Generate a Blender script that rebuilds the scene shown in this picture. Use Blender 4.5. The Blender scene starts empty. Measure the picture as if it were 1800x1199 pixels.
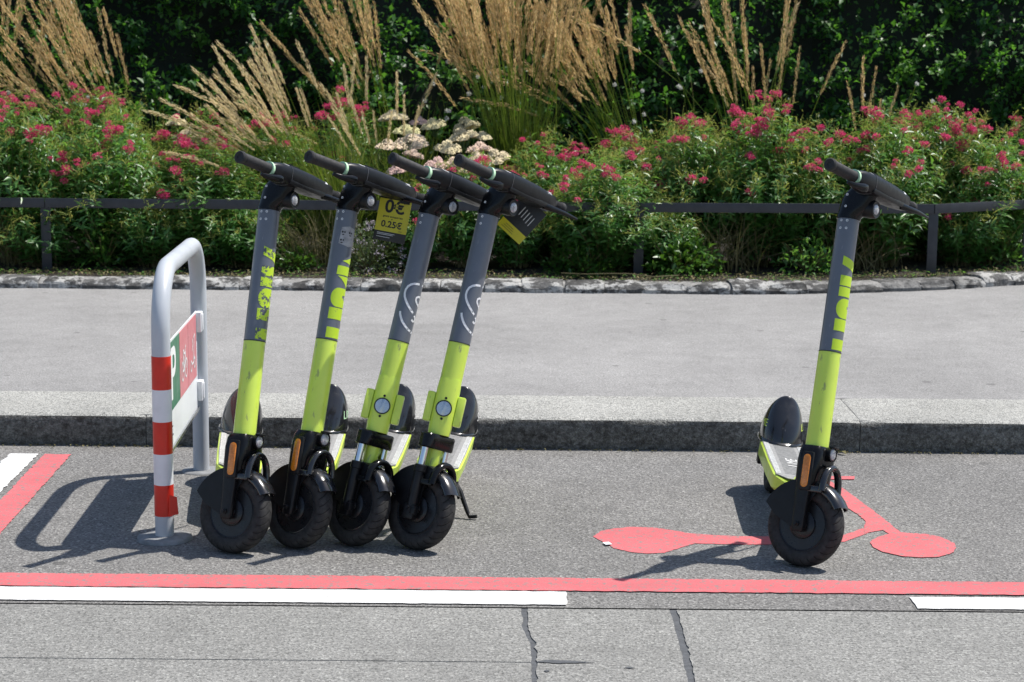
import bpy, bmesh, math, random
import numpy as np
from mathutils import Vector, Matrix, noise as mnoise
R_ = math.radians
random.seed(7)
rng = np.random.default_rng(7)

# ------------------------------------------------------------------ camera, sky, sun, exposure
SC = bpy.context.scene
COL = SC.collection
CAM_H, CAM_PITCH, CAM_ROLL = 1.62, R_(9.0), R_(0.5)
cd = bpy.data.cameras.new('camera')
cam = bpy.data.objects.new('camera', cd)
COL.objects.link(cam)
_r, _u, _b = Vector((1, 0, 0)), Vector((0, math.sin(CAM_PITCH), math.cos(CAM_PITCH))), Vector((0, -math.cos(CAM_PITCH), math.sin(CAM_PITCH)))
_c, _s = math.cos(CAM_ROLL), math.sin(CAM_ROLL)
_r2, _u2 = _r * _c + _u * _s, _u * _c - _r * _s
cam.matrix_world = Matrix(((_r2.x, _u2.x, _b.x, 0), (_r2.y, _u2.y, _b.y, 0), (_r2.z, _u2.z, _b.z, CAM_H), (0, 0, 0, 1)))
cd.sensor_width = 36
cd.lens = 66
cd.clip_end = 3000
cd.dof.use_dof = True
cd.dof.focus_distance = 6.0
cd.dof.aperture_fstop = 9
SC.camera = cam

SUN = Vector((0.51, 0.19, 1.0)).normalized()          # direction towards the sun
sun_el = math.asin(SUN.z)
world = bpy.data.worlds.new('World')
SC.world = world
world.use_nodes = True
wn = world.node_tree
sky = wn.nodes.new('ShaderNodeTexSky')
sky.sky_type = 'NISHITA'
sky.sun_disc = False
sky.sun_elevation = sun_el
sky.sun_rotation = math.atan2(SUN.x, SUN.y)
sky.air_density = 1.0
sky.dust_density = 1.0
wn.nodes['Background'].inputs['Strength'].default_value = 0.108
wn.links.new(sky.outputs[0], wn.nodes['Background'].inputs['Color'])
sd = bpy.data.lights.new('sun', 'SUN')
sd.energy = 4.6
sd.angle = R_(0.53)
sd.color = (1.0, 0.955, 0.89)
sun = bpy.data.objects.new('sun', sd)
COL.objects.link(sun)
sun.rotation_euler = (-SUN).to_track_quat('-Z', 'Y').to_euler()
SC.view_settings.view_transform = 'Standard'
SC.view_settings.look = 'None'
SC.view_settings.gamma = 1
SC.view_settings.exposure = 0.46
SC.view_settings.use_curve_mapping = False
SC.cycles.use_denoising = True
SC.cycles.max_bounces = 5
SC.cycles.diffuse_bounces = 3
SC.cycles.glossy_bounces = 3
SC.cycles.transmission_bounces = 3
SC.cycles.caustics_reflective = False
SC.cycles.caustics_refractive = False
SC.cycles.use_adaptive_sampling = True
SC.cycles.adaptive_threshold = 0.015
SC.cycles.transparent_max_bounces = 6

# ------------------------------------------------------------------ helpers
def link(o, parent=None, M=None):
    COL.objects.link(o)
    if parent is not None:
        o.parent = parent
    if M is not None:
        o.matrix_local = M
    return o

def tag(o, label=None, cat=None, group=None, kind=None):
    if label: o['label'] = label
    if cat: o['category'] = cat
    if group: o['group'] = group
    if kind: o['kind'] = kind
    return o

def empty(name, loc=(0, 0, 0), rz=0.0, **kw):
    o = bpy.data.objects.new(name, None)
    o.empty_display_size = 0.1
    COL.objects.link(o)
    o.location = loc
    o.rotation_euler = (0, 0, rz)
    return tag(o, **kw)

class MB:
    """collects shapes; build() links them as ONE mesh object"""
    def __init__(s):
        s.v, s.f, s.m = [], [], []
    def add(s, vs, fs, mi=0):
        n = len(s.v)
        s.v += [tuple(v) for v in vs]
        s.f += [tuple(i + n for i in f) for f in fs]
        s.m += [mi] * len(fs)
        return s
    def box(s, c, size, bev=0.0, M=None, mi=0, seg=2):
        bm = bmesh.new()
        bmesh.ops.create_cube(bm, size=1.0)
        for v in bm.verts:
            v.co = Vector((v.co.x * size[0], v.co.y * size[1], v.co.z * size[2]))
        if bev > 0:
            bmesh.ops.bevel(bm, geom=bm.edges[:], offset=bev, segments=seg, affect='EDGES', profile=0.6)
        bm.verts.index_update()
        T = Matrix.Translation(c) @ (M if M is not None else Matrix())
        s.add([T @ v.co for v in bm.verts], [[v.index for v in f.verts] for f in bm.faces], mi)
        bm.free()
        return s
    def loft(s, rings, closed=True, cap0=True, cap1=True, mi=0):
        n = len(rings[0])
        vs = [p for r in rings for p in r]
        fs = []
        for i in range(len(rings) - 1):
            for j in range(n if closed else n - 1):
                k = (j + 1) % n
                fs.append((i * n + j, i * n + k, (i + 1) * n + k, (i + 1) * n + j))
        if closed and cap0: fs.append(tuple(range(n - 1, -1, -1)))
        if closed and cap1: fs.append(tuple((len(rings) - 1) * n + j for j in range(n)))
        return s.add(vs, fs, mi)
    def tube(s, path, rad, seg=12, caps=True, mi=0, flat=1.0, up=None):
        path = [Vector(p) for p in path]
        if not hasattr(rad, '__len__'): rad = [rad] * len(path)
        rings = []
        pu = Vector(up) if up is not None else None
        for i, p in enumerate(path):
            a = path[max(i - 1, 0)]; b = path[min(i + 1, len(path) - 1)]
            t = (b - a).normalized()
            if pu is None:
                pu = Vector((0, 0, 1)) if abs(t.z) < 0.9 else Vector((1, 0, 0))
            u = (pu - t * pu.dot(t))
            u.normalize()
            pu = u
            w = t.cross(u)
            rings.append([p + (u * math.cos(q) + w * math.sin(q) * flat) * rad[i] for q in (2 * math.pi * k / seg for k in range(seg))])
        return s.loft(rings, True, caps, caps, mi)
    def lathe(s, prof, axis='X', seg=32, c=(0, 0, 0), mi=0, close=False):
        """prof: list of (along, radius)"""
        c = Vector(c)
        rings = []
        for a, r in prof:
            ring = []
            for k in range(seg):
                q = 2 * math.pi * k / seg
                x, y = r * math.cos(q), r * math.sin(q)
                ring.append(c + Vector({'X': (a, x, y), 'Y': (y, a, x), 'Z': (x, y, a)}[axis]))
            rings.append(ring)
        if close: rings.append(rings[0])
        return s.loft(rings, True, not close, not close, mi)
    def prism(s, poly, d, mi=0):
        """poly: list of Vectors (planar), d: thickness vector"""
        d = Vector(d)
        n = len(poly)
        vs = [Vector(p) for p in poly] + [Vector(p) + d for p in poly]
        fs = [tuple(range(n - 1, -1, -1)), tuple(range(n, 2 * n))]
        fs += [(i, (i + 1) % n, n + (i + 1) % n, n + i) for i in range(n)]
        return s.add(vs, fs, mi)
    def mesh(s, name, mats, smooth=40):
        me = bpy.data.meshes.new(name)
        me.from_pydata(s.v, [], s.f)
        for m in (mats if isinstance(mats, (list, tuple)) else [mats]):
            me.materials.append(m)
        if len(set(s.m)) > 1:
            me.polygons.foreach_set('material_index', s.m)
        bm = bmesh.new(); bm.from_mesh(me)
        bmesh.ops.recalc_face_normals(bm, faces=bm.faces[:])
        bm.to_mesh(me); bm.free()
        if smooth:
            me.polygons.foreach_set('use_smooth', [True] * len(me.polygons))
            me.set_sharp_from_angle(angle=R_(smooth))
        me.update()
        return me
    def build(s, name, mats, parent=None, M=None, smooth=40):
        return link(bpy.data.objects.new(name, s.mesh(name, mats, smooth)), parent, M)

def np_mesh(name, V, F, mats, mi=None, smooth=False):
    """V (n,3), F (m,4) quads -> mesh, fast"""
    me = bpy.data.meshes.new(name)
    V = np.ascontiguousarray(V, dtype=np.float32); F = np.ascontiguousarray(F, dtype=np.int32)
    me.vertices.add(len(V)); me.vertices.foreach_set('co', V.ravel())
    me.loops.add(F.size); me.loops.foreach_set('vertex_index', F.ravel())
    me.polygons.add(len(F)); me.polygons.foreach_set('loop_start', np.arange(len(F), dtype=np.int32) * F.shape[1])
    for m in (mats if isinstance(mats, (list, tuple)) else [mats]):
        me.materials.append(m)
    if mi is not None:
        me.polygons.foreach_set('material_index', np.asarray(mi, dtype=np.int32))
    if smooth:
        me.polygons.foreach_set('use_smooth', [True] * len(F))
    me.update(calc_edges=True)
    me.validate()
    return me

# ------------------------------------------------------------------ materials
MATS = {}
class NT:
    def __init__(s, name):
        s.m = bpy.data.materials.new(name)
        s.m.use_nodes = True
        s.t = s.m.node_tree
        s.b = s.t.nodes['Principled BSDF']
        s.out = s.t.nodes['Material Output']
        MATS[name] = s.m
    def n(s, typ, **kw):
        nd = s.t.nodes.new('ShaderNode' + typ)
        for k, v in kw.items():
            if k.startswith('i_'):
                nd.inputs[k[2:].replace('_', ' ')].default_value = v
            else:
                setattr(nd, k, v)
        return nd
    def l(s, a, b):
        s.t.links.new(a, b)
    def coord(s, which='Object', scale=None):
        tc = s.n('TexCoord')
        o = s.n('NewGeometry').outputs['Position'] if which == 'World' else tc.outputs[which]
        if scale is not None:
            mp = s.n('Mapping'); mp.inputs['Scale'].default_value = scale
            s.l(o, mp.inputs[0]); o = mp.outputs[0]
        return o
    def noise(s, vec, scale, detail=3, rough=0.55):
        nd = s.n('TexNoise'); nd.inputs['Scale'].default_value = scale
        nd.inputs['Detail'].default_value = detail; nd.inputs['Roughness'].default_value = rough
        s.l(vec, nd.inputs['Vector'])
        return nd.outputs['Fac']
    def ramp(s, fac, stops, interp='LINEAR'):
        nd = s.n('ValToRGB'); cr = nd.color_ramp; cr.interpolation = interp
        while len(cr.elements) < len(stops): cr.elements.new(0.5)
        for e, (p, c) in zip(cr.elements, stops):
            e.position = p
            e.color = (*c, 1) if hasattr(c, '__len__') else (c, c, c, 1)
        s.l(fac, nd.inputs[0])
        return nd.outputs[0]
    def mix(s, fac, a, b, mode='MIX'):
        nd = s.n('Mix'); nd.data_type = 'RGBA'; nd.blend_type = mode
        for src, sock in ((fac, nd.inputs[0]), (a, nd.inputs[6]), (b, nd.inputs[7])):
            if hasattr(src, 'is_linked') or hasattr(src, 'links'):
                s.l(src, sock)
            elif hasattr(src, '__len__'):
                sock.default_value = (*src, 1)
            else:
                sock.default_value = src
        return nd.outputs[2]
    def math(s, op, a, b=0.0):
        nd = s.n('Math'); nd.operation = op
        for src, sock in ((a, nd.inputs[0]), (b, nd.inputs[1])):
            if hasattr(src, 'links'): s.l(src, sock)
            else: sock.default_value = src
        return nd.outputs[0]
    def bump(s, h, strength=0.3, dist=0.01):
        nd = s.n('Bump'); nd.inputs['Strength'].default_value = strength; nd.inputs['Distance'].default_value = dist
        s.l(h, nd.inputs['Height'])
        s.l(nd.outputs[0], s.b.inputs['Normal'])
    def set(s, col=None, rough=None, metal=None, spec=None, coat=None):
        if col is not None:
            if hasattr(col, 'links'): s.l(col, s.b.inputs['Base Color'])
            else: s.b.inputs['Base Color'].default_value = (*col, 1)
        if rough is not None:
            if hasattr(rough, 'links'): s.l(rough, s.b.inputs['Roughness'])
            else: s.b.inputs['Roughness'].default_value = rough
        if metal is not None: s.b.inputs['Metallic'].default_value = metal
        if spec is not None: s.b.inputs['Specular IOR Level'].default_value = spec
        if coat is not None: s.b.inputs['Coat Weight'].default_value = coat
        return s.m

def plain(name, col, rough=0.5, metal=0.0, spec=0.5, coat=0.0, var=0.12, scale=30, scratch=0.0, scol=None, bump=0.0):
    t = NT(name)
    v = t.coord('Object')
    n1 = t.noise(v, scale, 4, 0.6)
    lo = tuple(c * (1 - var) for c in col); hi = tuple(min(1, c * (1 + var)) for c in col)
    c = t.ramp(n1, [(0.3, lo), (0.7, hi)])
    if scratch > 0:
        n2 = t.noise(t.coord('Object', (scale * 1.5, scale * 1.5, scale * 0.35)), 4.0, 5, 0.7)
        f = t.ramp(n2, [(1 - scratch - 0.02, 0.0), (1 - scratch + 0.03, 1.0)])
        c = t.mix(f, c, scol or tuple(min(1, k * 2 + 0.05) for k in col))
    rr = t.ramp(t.noise(v, scale * 2.3, 3), [(0.3, max(0.02, rough - 0.08)), (0.7, min(1, rough + 0.1))])
    t.set(c, rr, metal, spec, coat)
    if bump: t.bump(t.noise(v, scale * 8, 3), bump, 0.002)
    return t.m

def asphalt(name, lo, mid, hi, cell, dark=0.35, bump=0.5, patch=0.15, brushed=0.0, grain=1.0):
    """aggregate in binder: voronoi stones, fine noise, dark pits, large patches"""
    t = NT(name)
    w = t.coord('World')
    vo = t.n('TexVoronoi'); vo.inputs['Scale'].default_value = cell; vo.inputs['Randomness'].default_value = 1
    t.l(w, vo.inputs['Vector'])
    st = t.n('SeparateColor'); t.l(vo.outputs['Color'], st.inputs[0])
    c = t.ramp(st.outputs[0], [(0.0, lo), (0.45, mid), (0.8, mid), (1.0, hi)])
    pits = t.noise(w, cell * 0.55, 3, 0.65)
    c = t.mix(t.ramp(pits, [(0.36, 1.0), (0.47, 0.0)]), c, tuple(k * dark for k in mid))
    if brushed > 0:
        wb = t.coord('World', (0.05, 1.0, 1.0)) if False else None
        mp = t.n('Mapping'); mp.inputs['Scale'].default_value = (6, 120, 1)
        t.l(t.coord('World'), mp.inputs[0])
        br = t.noise(mp.outputs[0], 1.0, 3, 0.6)
        c = t.mix(t.ramp(br, [(0.35, brushed), (0.6, 0.0)]), c, tuple(k * 0.45 for k in mid))
    big = t.noise(w, 0.9, 5, 0.6)
    c = t.mix(1.0, c, t.ramp(big, [(0.3, 1 - patch), (0.7, 1 + patch * 0.6)]), 'MULTIPLY')
    med = t.noise(w, 7.0, 4, 0.65)
    c = t.mix(1.0, c, t.ramp(med, [(0.3, 1 - patch * 0.7), (0.7, 1 + patch * 0.4)]), 'MULTIPLY')
    gv = t.n('TexVoronoi'); gv.inputs['Scale'].default_value = 3.6; t.l(t.coord('World'), gv.inputs['Vector'])
    gs = t.n('SeparateColor'); t.l(gv.outputs['Color'], gs.inputs[0])
    wob = t.math('ADD', gv.outputs['Distance'], t.math('MULTIPLY', t.noise(w, 60, 2), 0.03))
    gum = t.math('MULTIPLY', t.ramp(wob, [(0.085, 1.0), (0.10, 0.0)]), t.ramp(gs.outputs[0], [(0.66, 0.0), (0.74, 0.7)]))
    c = t.mix(gum, c, tuple(k * 0.42 for k in mid))
    st2 = t.noise(t.coord('World', (0.35, 1.0, 1.0)), 3.2, 4, 0.6)
    c = t.mix(t.ramp(st2, [(0.60, 0.0), (0.74, 0.35)]), c, tuple(k * 0.62 for k in mid))
    t.set(c, 0.88, spec=0.25)
    h = t.mix(0.5, vo.outputs['Distance'], pits)
    t.bump(h, bump, 0.006)
    return t.m

M_lane = asphalt('lane_asphalt', (0.12, 0.118, 0.114), (0.205, 0.200, 0.192), (0.35, 0.343, 0.328), 165, 0.40, 0.7, 0.16)
M_walk = asphalt('sidewalk_asphalt', (0.21, 0.207, 0.202), (0.288, 0.283, 0.276), (0.38, 0.373, 0.363), 210, 0.6, 0.3, 0.15)
M_road = asphalt('road_concrete', (0.17, 0.17, 0.161), (0.27, 0.267, 0.253), (0.40, 0.40, 0.375), 170, 0.42, 0.55, 0.12, brushed=0.32)
M_ground = asphalt('ground_asphalt', (0.10, 0.10, 0.10), (0.18, 0.18, 0.175), (0.3, 0.3, 0.3), 60)
M_tar = plain('joint_tar', (0.075, 0.079, 0.085), 0.7, var=0.3, scale=60, bump=0.4)

def kerb_mat():
    t = NT('kerb_stone')
    w = t.coord('World')
    vo = t.n('TexVoronoi'); vo.inputs['Scale'].default_value = 190; t.l(w, vo.inputs['Vector'])
    s = t.n('SeparateColor'); t.l(vo.outputs['Color'], s.inputs[0])
    c = t.ramp(s.outputs[0], [(0, (0.21, 0.21, 0.197)), (0.5, (0.335, 0.333, 0.312)), (1, (0.47, 0.465, 0.43))])
    pits = t.noise(w, 80, 4, 0.7)
    c = t.mix(t.ramp(pits, [(0.33, 0.8), (0.45, 0.0)]), c, (0.1, 0.1, 0.095))
    c = t.mix(1.0, c, t.ramp(t.noise(w, 2.2, 5, 0.6), [(0.3, 0.82), (0.7, 1.1)]), 'MULTIPLY')
    # road grime, tyre rub on the upright face: sits on that face only
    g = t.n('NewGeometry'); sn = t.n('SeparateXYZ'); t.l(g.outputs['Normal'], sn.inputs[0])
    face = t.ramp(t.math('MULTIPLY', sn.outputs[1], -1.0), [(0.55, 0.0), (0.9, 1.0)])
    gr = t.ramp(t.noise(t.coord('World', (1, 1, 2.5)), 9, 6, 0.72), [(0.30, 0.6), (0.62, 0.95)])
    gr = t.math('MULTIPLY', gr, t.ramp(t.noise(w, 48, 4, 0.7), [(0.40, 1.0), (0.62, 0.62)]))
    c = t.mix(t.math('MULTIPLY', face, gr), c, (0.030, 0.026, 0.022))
    t.set(c, 0.88, spec=0.25)
    t.bump(t.mix(0.5, pits, vo.outputs['Distance']), 0.7, 0.006)
    return t.m
M_kerb = kerb_mat()

def edging_mat():
    t = NT('edging_stone')
    w = t.coord('World')
    n1 = t.noise(w, 16, 6, 0.72)
    oi = t.n('ObjectInfo')
    c = t.ramp(n1, [(0.3, (0.03, 0.029, 0.028)), (0.52, (0.095, 0.093, 0.09)), (0.7, (0.22, 0.215, 0.205))])
    c = t.mix(1.0, c, t.ramp(oi.outputs['Random'], [(0, 0.6), (1, 1.25)]), 'MULTIPLY')
    lime = t.noise(t.coord('World', (1, 1, 1.6)), 7.5, 5, 0.7)
    zone = t.ramp(t.noise(w, 0.55, 2, 0.5), [(0.36, 0.2), (0.50, 1.0)])
    c = t.mix(t.math('MULTIPLY', t.ramp(lime, [(0.49, 0.0), (0.56, 0.85)]), zone), c, (0.46, 0.455, 0.435))
    fine = t.noise(w, 90, 4, 0.7)
    c = t.mix(t.ramp(fine, [(0.33, 0.8), (0.45, 0)]), c, (0.05, 0.05, 0.048))
    t.set(c, 0.9, spec=0.2)
    t.bump(t.mix(0.5, n1, fine), 0.9, 0.012)
    return t.m
M_edge = edging_mat()
M_mortar = plain('mortar', (0.22, 0.215, 0.205), 0.95, var=0.45, scale=40, bump=0.6)
M_soil = plain('bed_soil', (0.022, 0.016, 0.012), 0.95, var=0.5, scale=25, bump=0.8)

def paint(name, col, wear=0.10, dirt=(0.2, 0.19, 0.18)):
    t = NT(name)
    w = t.coord('World')
    n1 = t.noise(w, 55, 5, 0.7)
    n2 = t.noise(w, 4, 4, 0.6)
    c = t.mix(1.0, col, t.ramp(n2, [(0.3, 0.86), (0.7, 1.05)]), 'MULTIPLY')
    c = t.mix(t.ramp(t.noise(w, 210, 3, 0.6), [(0.40, 0.38), (0.56, 0.0)]), c, tuple(k * 0.5 + 0.03 for k in col))
    c = t.mix(t.ramp(n1, [(wear + 0.22, 0.9), (wear + 0.29, 0.0)]), c, dirt)
    mp = t.n('Mapping'); mp.inputs['Scale'].default_value = (14, 70, 1); mp.inputs['Rotation'].default_value = (0, 0, 0.9)
    t.l(w, mp.inputs[0])
    c = t.mix(t.ramp(t.noise(mp.outputs[0], 1.0, 3, 0.6), [(0.62, 0.0), (0.75, 0.3)]), c, tuple(min(1, k * 1.1 + 0.1) for k in col))
    c = t.mix(t.ramp(t.noise(t.coord('World', (0.5, 5.0, 1.0)), 3.0, 4, 0.65), [(0.50, 0.0), (0.70, 0.30)]), c, tuple(k * 0.45 + 0.05 for k in col))
    t.set(c, 0.75, spec=0.3)
    t.bump(t.noise(w, 160, 3, 0.6), 0.35, 0.004)
    return t.m
M_red = paint('red_road_paint', (0.58, 0.135, 0.147), 0.165)
M_white = paint('white_road_paint', (0.70, 0.70, 0.69), 0.075)

M_lime = plain('lime_paint', (0.60, 0.775, 0.095), 0.36, var=0.06, scale=9, coat=0.25, scratch=0.36, scol=(0.33, 0.40, 0.11))
M_grey = plain('slate_paint', (0.125, 0.14, 0.168), 0.36, var=0.08, scale=12, coat=0.15, scratch=0.32, scol=(0.22, 0.23, 0.25))
M_black = plain('black_plastic', (0.008, 0.0083, 0.0095), 0.38, spec=0.28, var=0.3, scale=30, scratch=0.25, scol=(0.05, 0.05, 0.052))
M_gloss = plain('glossy_black', (0.006, 0.0065, 0.0075), 0.2, spec=0.22, var=0.3, scale=20, scratch=0.28, scol=(0.04, 0.04, 0.043), coat=0.05)
M_fender = plain('mudguard_black', (0.013, 0.0135, 0.0155), 0.20, spec=0.5, var=0.25, scale=14, scratch=0.31, scol=(0.08, 0.08, 0.08), coat=0.5)
M_seam = plain('seam_edge', (0.12, 0.12, 0.125), 0.4)
M_rim = plain('rim_black', (0.011, 0.0115, 0.013), 0.30, spec=0.4, var=0.3, scale=30)
M_rubber = plain('grip_rubber', (0.016, 0.016, 0.017), 0.7, var=0.3, scale=50)
M_ring = plain('pale_green_ring', (0.52, 0.78, 0.50), 0.5, var=0.05)
M_amber = plain('amber_reflector', (0.62, 0.20, 0.015), 0.22, var=0.25, scale=90, coat=0.6)
M_lens = plain('clear_lens', (0.34, 0.35, 0.37), 0.12, var=0.5, scale=120, coat=1.0)
M_steel = plain('steel', (0.52, 0.53, 0.54), 0.28, metal=1.0, var=0.15)
M_chrome = plain('chrome', (0.72, 0.73, 0.75), 0.10, metal=1.0, var=0.05)
M_wht = plain('white_print', (0.80, 0.81, 0.82), 0.5, var=0.05)
M_mat = plain('deck_mat', (0.25, 0.25, 0.245), 0.8, var=0.2, scale=60, scratch=0.3, scol=(0.4, 0.4, 0.39), bump=0.5)
M_matw = plain('deck_strip', (0.62, 0.62, 0.60), 0.75, var=0.15, scale=50)
M_galv = plain('galvanised_coat', (0.46, 0.49, 0.53), 0.42, var=0.07, scale=6, coat=0.1, scratch=0.26, scol=(0.35, 0.37, 0.4))
M_tred = plain('red_tape', (0.60, 0.022, 0.010), 0.38, var=0.08, scale=20)
M_twht = plain('white_tape', (0.72, 0.73, 0.76), 0.38, var=0.05, scale=20)
M_signw = plain('sign_white', (0.74, 0.76, 0.78), 0.35, var=0.03, scale=8)
M_signg = plain('sign_green', (0.025, 0.17, 0.085), 0.35, var=0.06, scale=8)
M_signr = plain('sign_red', (0.60, 0.18, 0.20), 0.35, var=0.06, scale=8)
M_ink = plain('black_ink', (0.02, 0.02, 0.02), 0.6)
M_rail = plain('rail_paint', (0.030, 0.032, 0.040), 0.5, var=0.2, scale=15, scratch=0.27, scol=(0.09, 0.09, 0.095))
M_tagy = plain('tag_yellow', (0.62, 0.55, 0.02), 0.4, var=0.05)
M_tagk = plain('tag_black', (0.018, 0.018, 0.018), 0.45)
M_stick = plain('grey_sticker', (0.33, 0.33, 0.33), 0.5, var=0.3, scale=60)

def decal_mat(name, wear):
    t = NT(name)
    v = t.coord('Object')
    n1 = t.noise(v, 38, 5, 0.75)
    c = t.mix(t.ramp(n1, [(wear - 0.01, 1.0), (wear + 0.01, 0.0)]), (0.50, 0.70, 0.03), (0.085, 0.094, 0.112))
    t.set(c, 0.45)
    return t.m
M_dec_ok = decal_mat('letter_lime', 0.30)
M_dec_mid = decal_mat('letter_lime_scuffed', 0.36)
M_dec_worn = decal_mat('letter_lime_peeled', 0.47)

def tyre_mat():
    t = NT('tyre_rubber')
    s = t.n('SeparateXYZ'); t.l(t.coord('Object'), s.inputs[0])
    ang = t.math('ARCTAN2', s.outputs[1], s.outputs[2])
    ax = t.math('ABSOLUTE', s.outputs[0])
    rad = t.math('SQRT', t.math('ADD', t.math('MULTIPLY', s.outputs[1], s.outputs[1]), t.math('MULTIPLY', s.outputs[2], s.outputs[2])))
    ph = t.math('ADD', t.math('MULTIPLY', ang, 28 / (2 * math.pi)), t.math('MULTIPLY', ax, 34.0))
    fr = t.math('FRACT', ph)
    tri = t.math('ABSOLUTE', t.math('SUBTRACT', fr, 0.5))
    groove = t.ramp(tri, [(0.05, 0.0), (0.085, 1.0)])
    mask = t.ramp(rad, [(0.108, 1.0), (0.113, 0.0)])
    g2 = t.mix(mask, groove, (1, 1, 1))
    dust = t.ramp(t.noise(t.coord('Object'), 45, 5, 0.65), [(0.35, (0.014, 0.014, 0.0145)), (0.75, (0.05, 0.049, 0.047))])
    c = t.mix(g2, (0.004, 0.004, 0.004), dust)
    t.set(c, 0.72, spec=0.35)
    t.bump(g2, 0.6, 0.004)
    return t.m
M_tyre = tyre_mat()

def leaf_mat(name, stops, rough=0.42, trans=0.35, tcol=(0.16, 0.24, 0.03), spec=0.4, patch=None):
    t = NT(name)
    g = t.n('NewGeometry')
    oi = t.n('ObjectInfo')
    f = t.math('ADD', t.math('MULTIPLY', g.outputs['Random Per Island'], 0.85), t.math('MULTIPLY', oi.outputs['Random'], 0.15))
    c = t.ramp(f, stops)
    if patch:
        pn = t.noise(t.coord('World'), patch[0], 3, 0.6)
        c = t.mix(t.ramp(pn, [(0.46, 0.0), (0.64, 0.75)]), c, patch[1])
    t.set(c, rough, spec=spec)
    tr = t.n('BsdfTranslucent')
    t.l(t.mix(0.5, c, tcol), tr.inputs[0])
    mx = t.n('MixShader'); mx.inputs[0].default_value = trans
    t.l(t.b.outputs[0], mx.inputs[1]); t.l(tr.outputs[0], mx.inputs[2])
    t.l(mx.outputs[0], t.out.inputs[0])
    return t.m
M_val = leaf_mat('valerian_leaf', [(0, (0.035, 0.125, 0.028)), (0.5, (0.09, 0.24, 0.05)), (0.85, (0.155, 0.31, 0.095)), (1, (0.26, 0.40, 0.075))], 0.36, 0.46, (0.28, 0.56, 0.05), 0.65)
M_valstem = leaf_mat('seed_spray', [(0, (0.20, 0.29, 0.05)), (0.7, (0.38, 0.43, 0.10)), (1, (0.44, 0.27, 0.12))], 0.6, 0.45, (0.48, 0.52, 0.10))
M_stalk = leaf_mat('bare_stalk', [(0, (0.07, 0.055, 0.025)), (0.6, (0.13, 0.12, 0.045)), (1, (0.24, 0.18, 0.09))], 0.7, 0.1)
M_pink = leaf_mat('valerian_flower', [(0, (0.46, 0.02, 0.10)), (0.5, (0.68, 0.06, 0.20)), (1, (0.82, 0.22, 0.36))], 0.6, 0.45, (0.85, 0.09, 0.25), 0.2)
M_blade = leaf_mat('grass_blade', [(0, (0.06, 0.12, 0.015)), (0.6, (0.14, 0.21, 0.03)), (1, (0.30, 0.28, 0.08))], 0.42, 0.42, (0.24, 0.34, 0.03))
M_plume = leaf_mat('grass_plume', [(0, (0.50, 0.34, 0.16)), (0.5, (0.70, 0.51, 0.26)), (1, (0.85, 0.70, 0.43))], 0.6, 0.5, (0.80, 0.58, 0.27), 0.2)
M_plume2 = leaf_mat('grass_plume_pale', [(0, (0.62, 0.48, 0.27)), (0.5, (0.76, 0.63, 0.38)), (1, (0.88, 0.79, 0.54))], 0.6, 0.5, (0.83, 0.68, 0.38), 0.2)
M_hedge = leaf_mat('hedge_leaf', [(0, (0.022, 0.085, 0.022)), (0.7, (0.05, 0.155, 0.03)), (0.9, (0.085, 0.20, 0.035)), (1, (0.24, 0.34, 0.07))], 0.4, 0.48, (0.15, 0.40, 0.02), 0.5, patch=(1.6, (0.12, 0.27, 0.045)))
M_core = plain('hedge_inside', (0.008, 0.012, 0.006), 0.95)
M_sedleaf = leaf_mat('stonecrop_leaf', [(0, (0.05, 0.10, 0.045)), (1, (0.12, 0.19, 0.09))], 0.5, 0.2)
M_herb = leaf_mat('herb_leaf', [(0, (0.05, 0.085, 0.035)), (0.6, (0.11, 0.16, 0.07)), (1, (0.2, 0.25, 0.13))], 0.5, 0.3)
M_lilac = leaf_mat('herb_flower', [(0, (0.36, 0.30, 0.37)), (1, (0.62, 0.56, 0.6))], 0.7, 0.25, (0.5, 0.45, 0.5), 0.2)
M_white_fl = leaf_mat('white_flower', [(0, (0.6, 0.6, 0.56)), (1, (0.8, 0.8, 0.76))], 0.6, 0.3, (0.7, 0.7, 0.66), 0.2)
M_lush = leaf_mat('broad_leaf', [(0, (0.025, 0.075, 0.012)), (0.6, (0.06, 0.16, 0.025)), (1, (0.12, 0.24, 0.04))], 0.36, 0.35, (0.14, 0.3, 0.02), 0.5)

def sedum_mat():
    t = NT('stonecrop_flower')
    oi = t.n('ObjectInfo'); g = t.n('NewGeometry')
    base = t.ramp(oi.outputs['Random'], [(0, (0.60, 0.57, 0.30)), (0.45, (0.66, 0.52, 0.40)), (1, (0.62, 0.40, 0.39))])
    c = t.mix(1.0, base, t.ramp(g.outputs['Random Per Island'], [(0, 0.7), (1, 1.2)]), 'MULTIPLY')
    t.set(c, 0.8, spec=0.2)
    return t.m
M_sedum = sedum_mat()

# ------------------------------------------------------------------ the setting
def sheet(name, x0, x1, y0, y1, z, mat, **kw):
    o = MB().add([(x0, y0, z), (x1, y0, z), (x1, y1, z), (x0, y1, z)], [(0, 1, 2, 3)]).build(name, mat, smooth=0)
    return tag(o, **kw)

def densify(poly, step=0.025, jit=0.0025, seed=0):
    r = random.Random(seed)
    out = []
    n = len(poly)
    for i in range(n):
        a, b = Vector((*poly[i][:2], 0)), Vector((*poly[(i + 1) % n][:2], 0))
        k = max(1, int((b - a).length / step))
        nn = Vector((-(b - a).y, (b - a).x, 0)).normalized() if (b - a).length else Vector()
        for j in range(k):
            p = a.lerp(b, j / k) + nn * (r.gauss(0, jit) if jit else 0)
            out.append((p.x, p.y))
    return out

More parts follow.
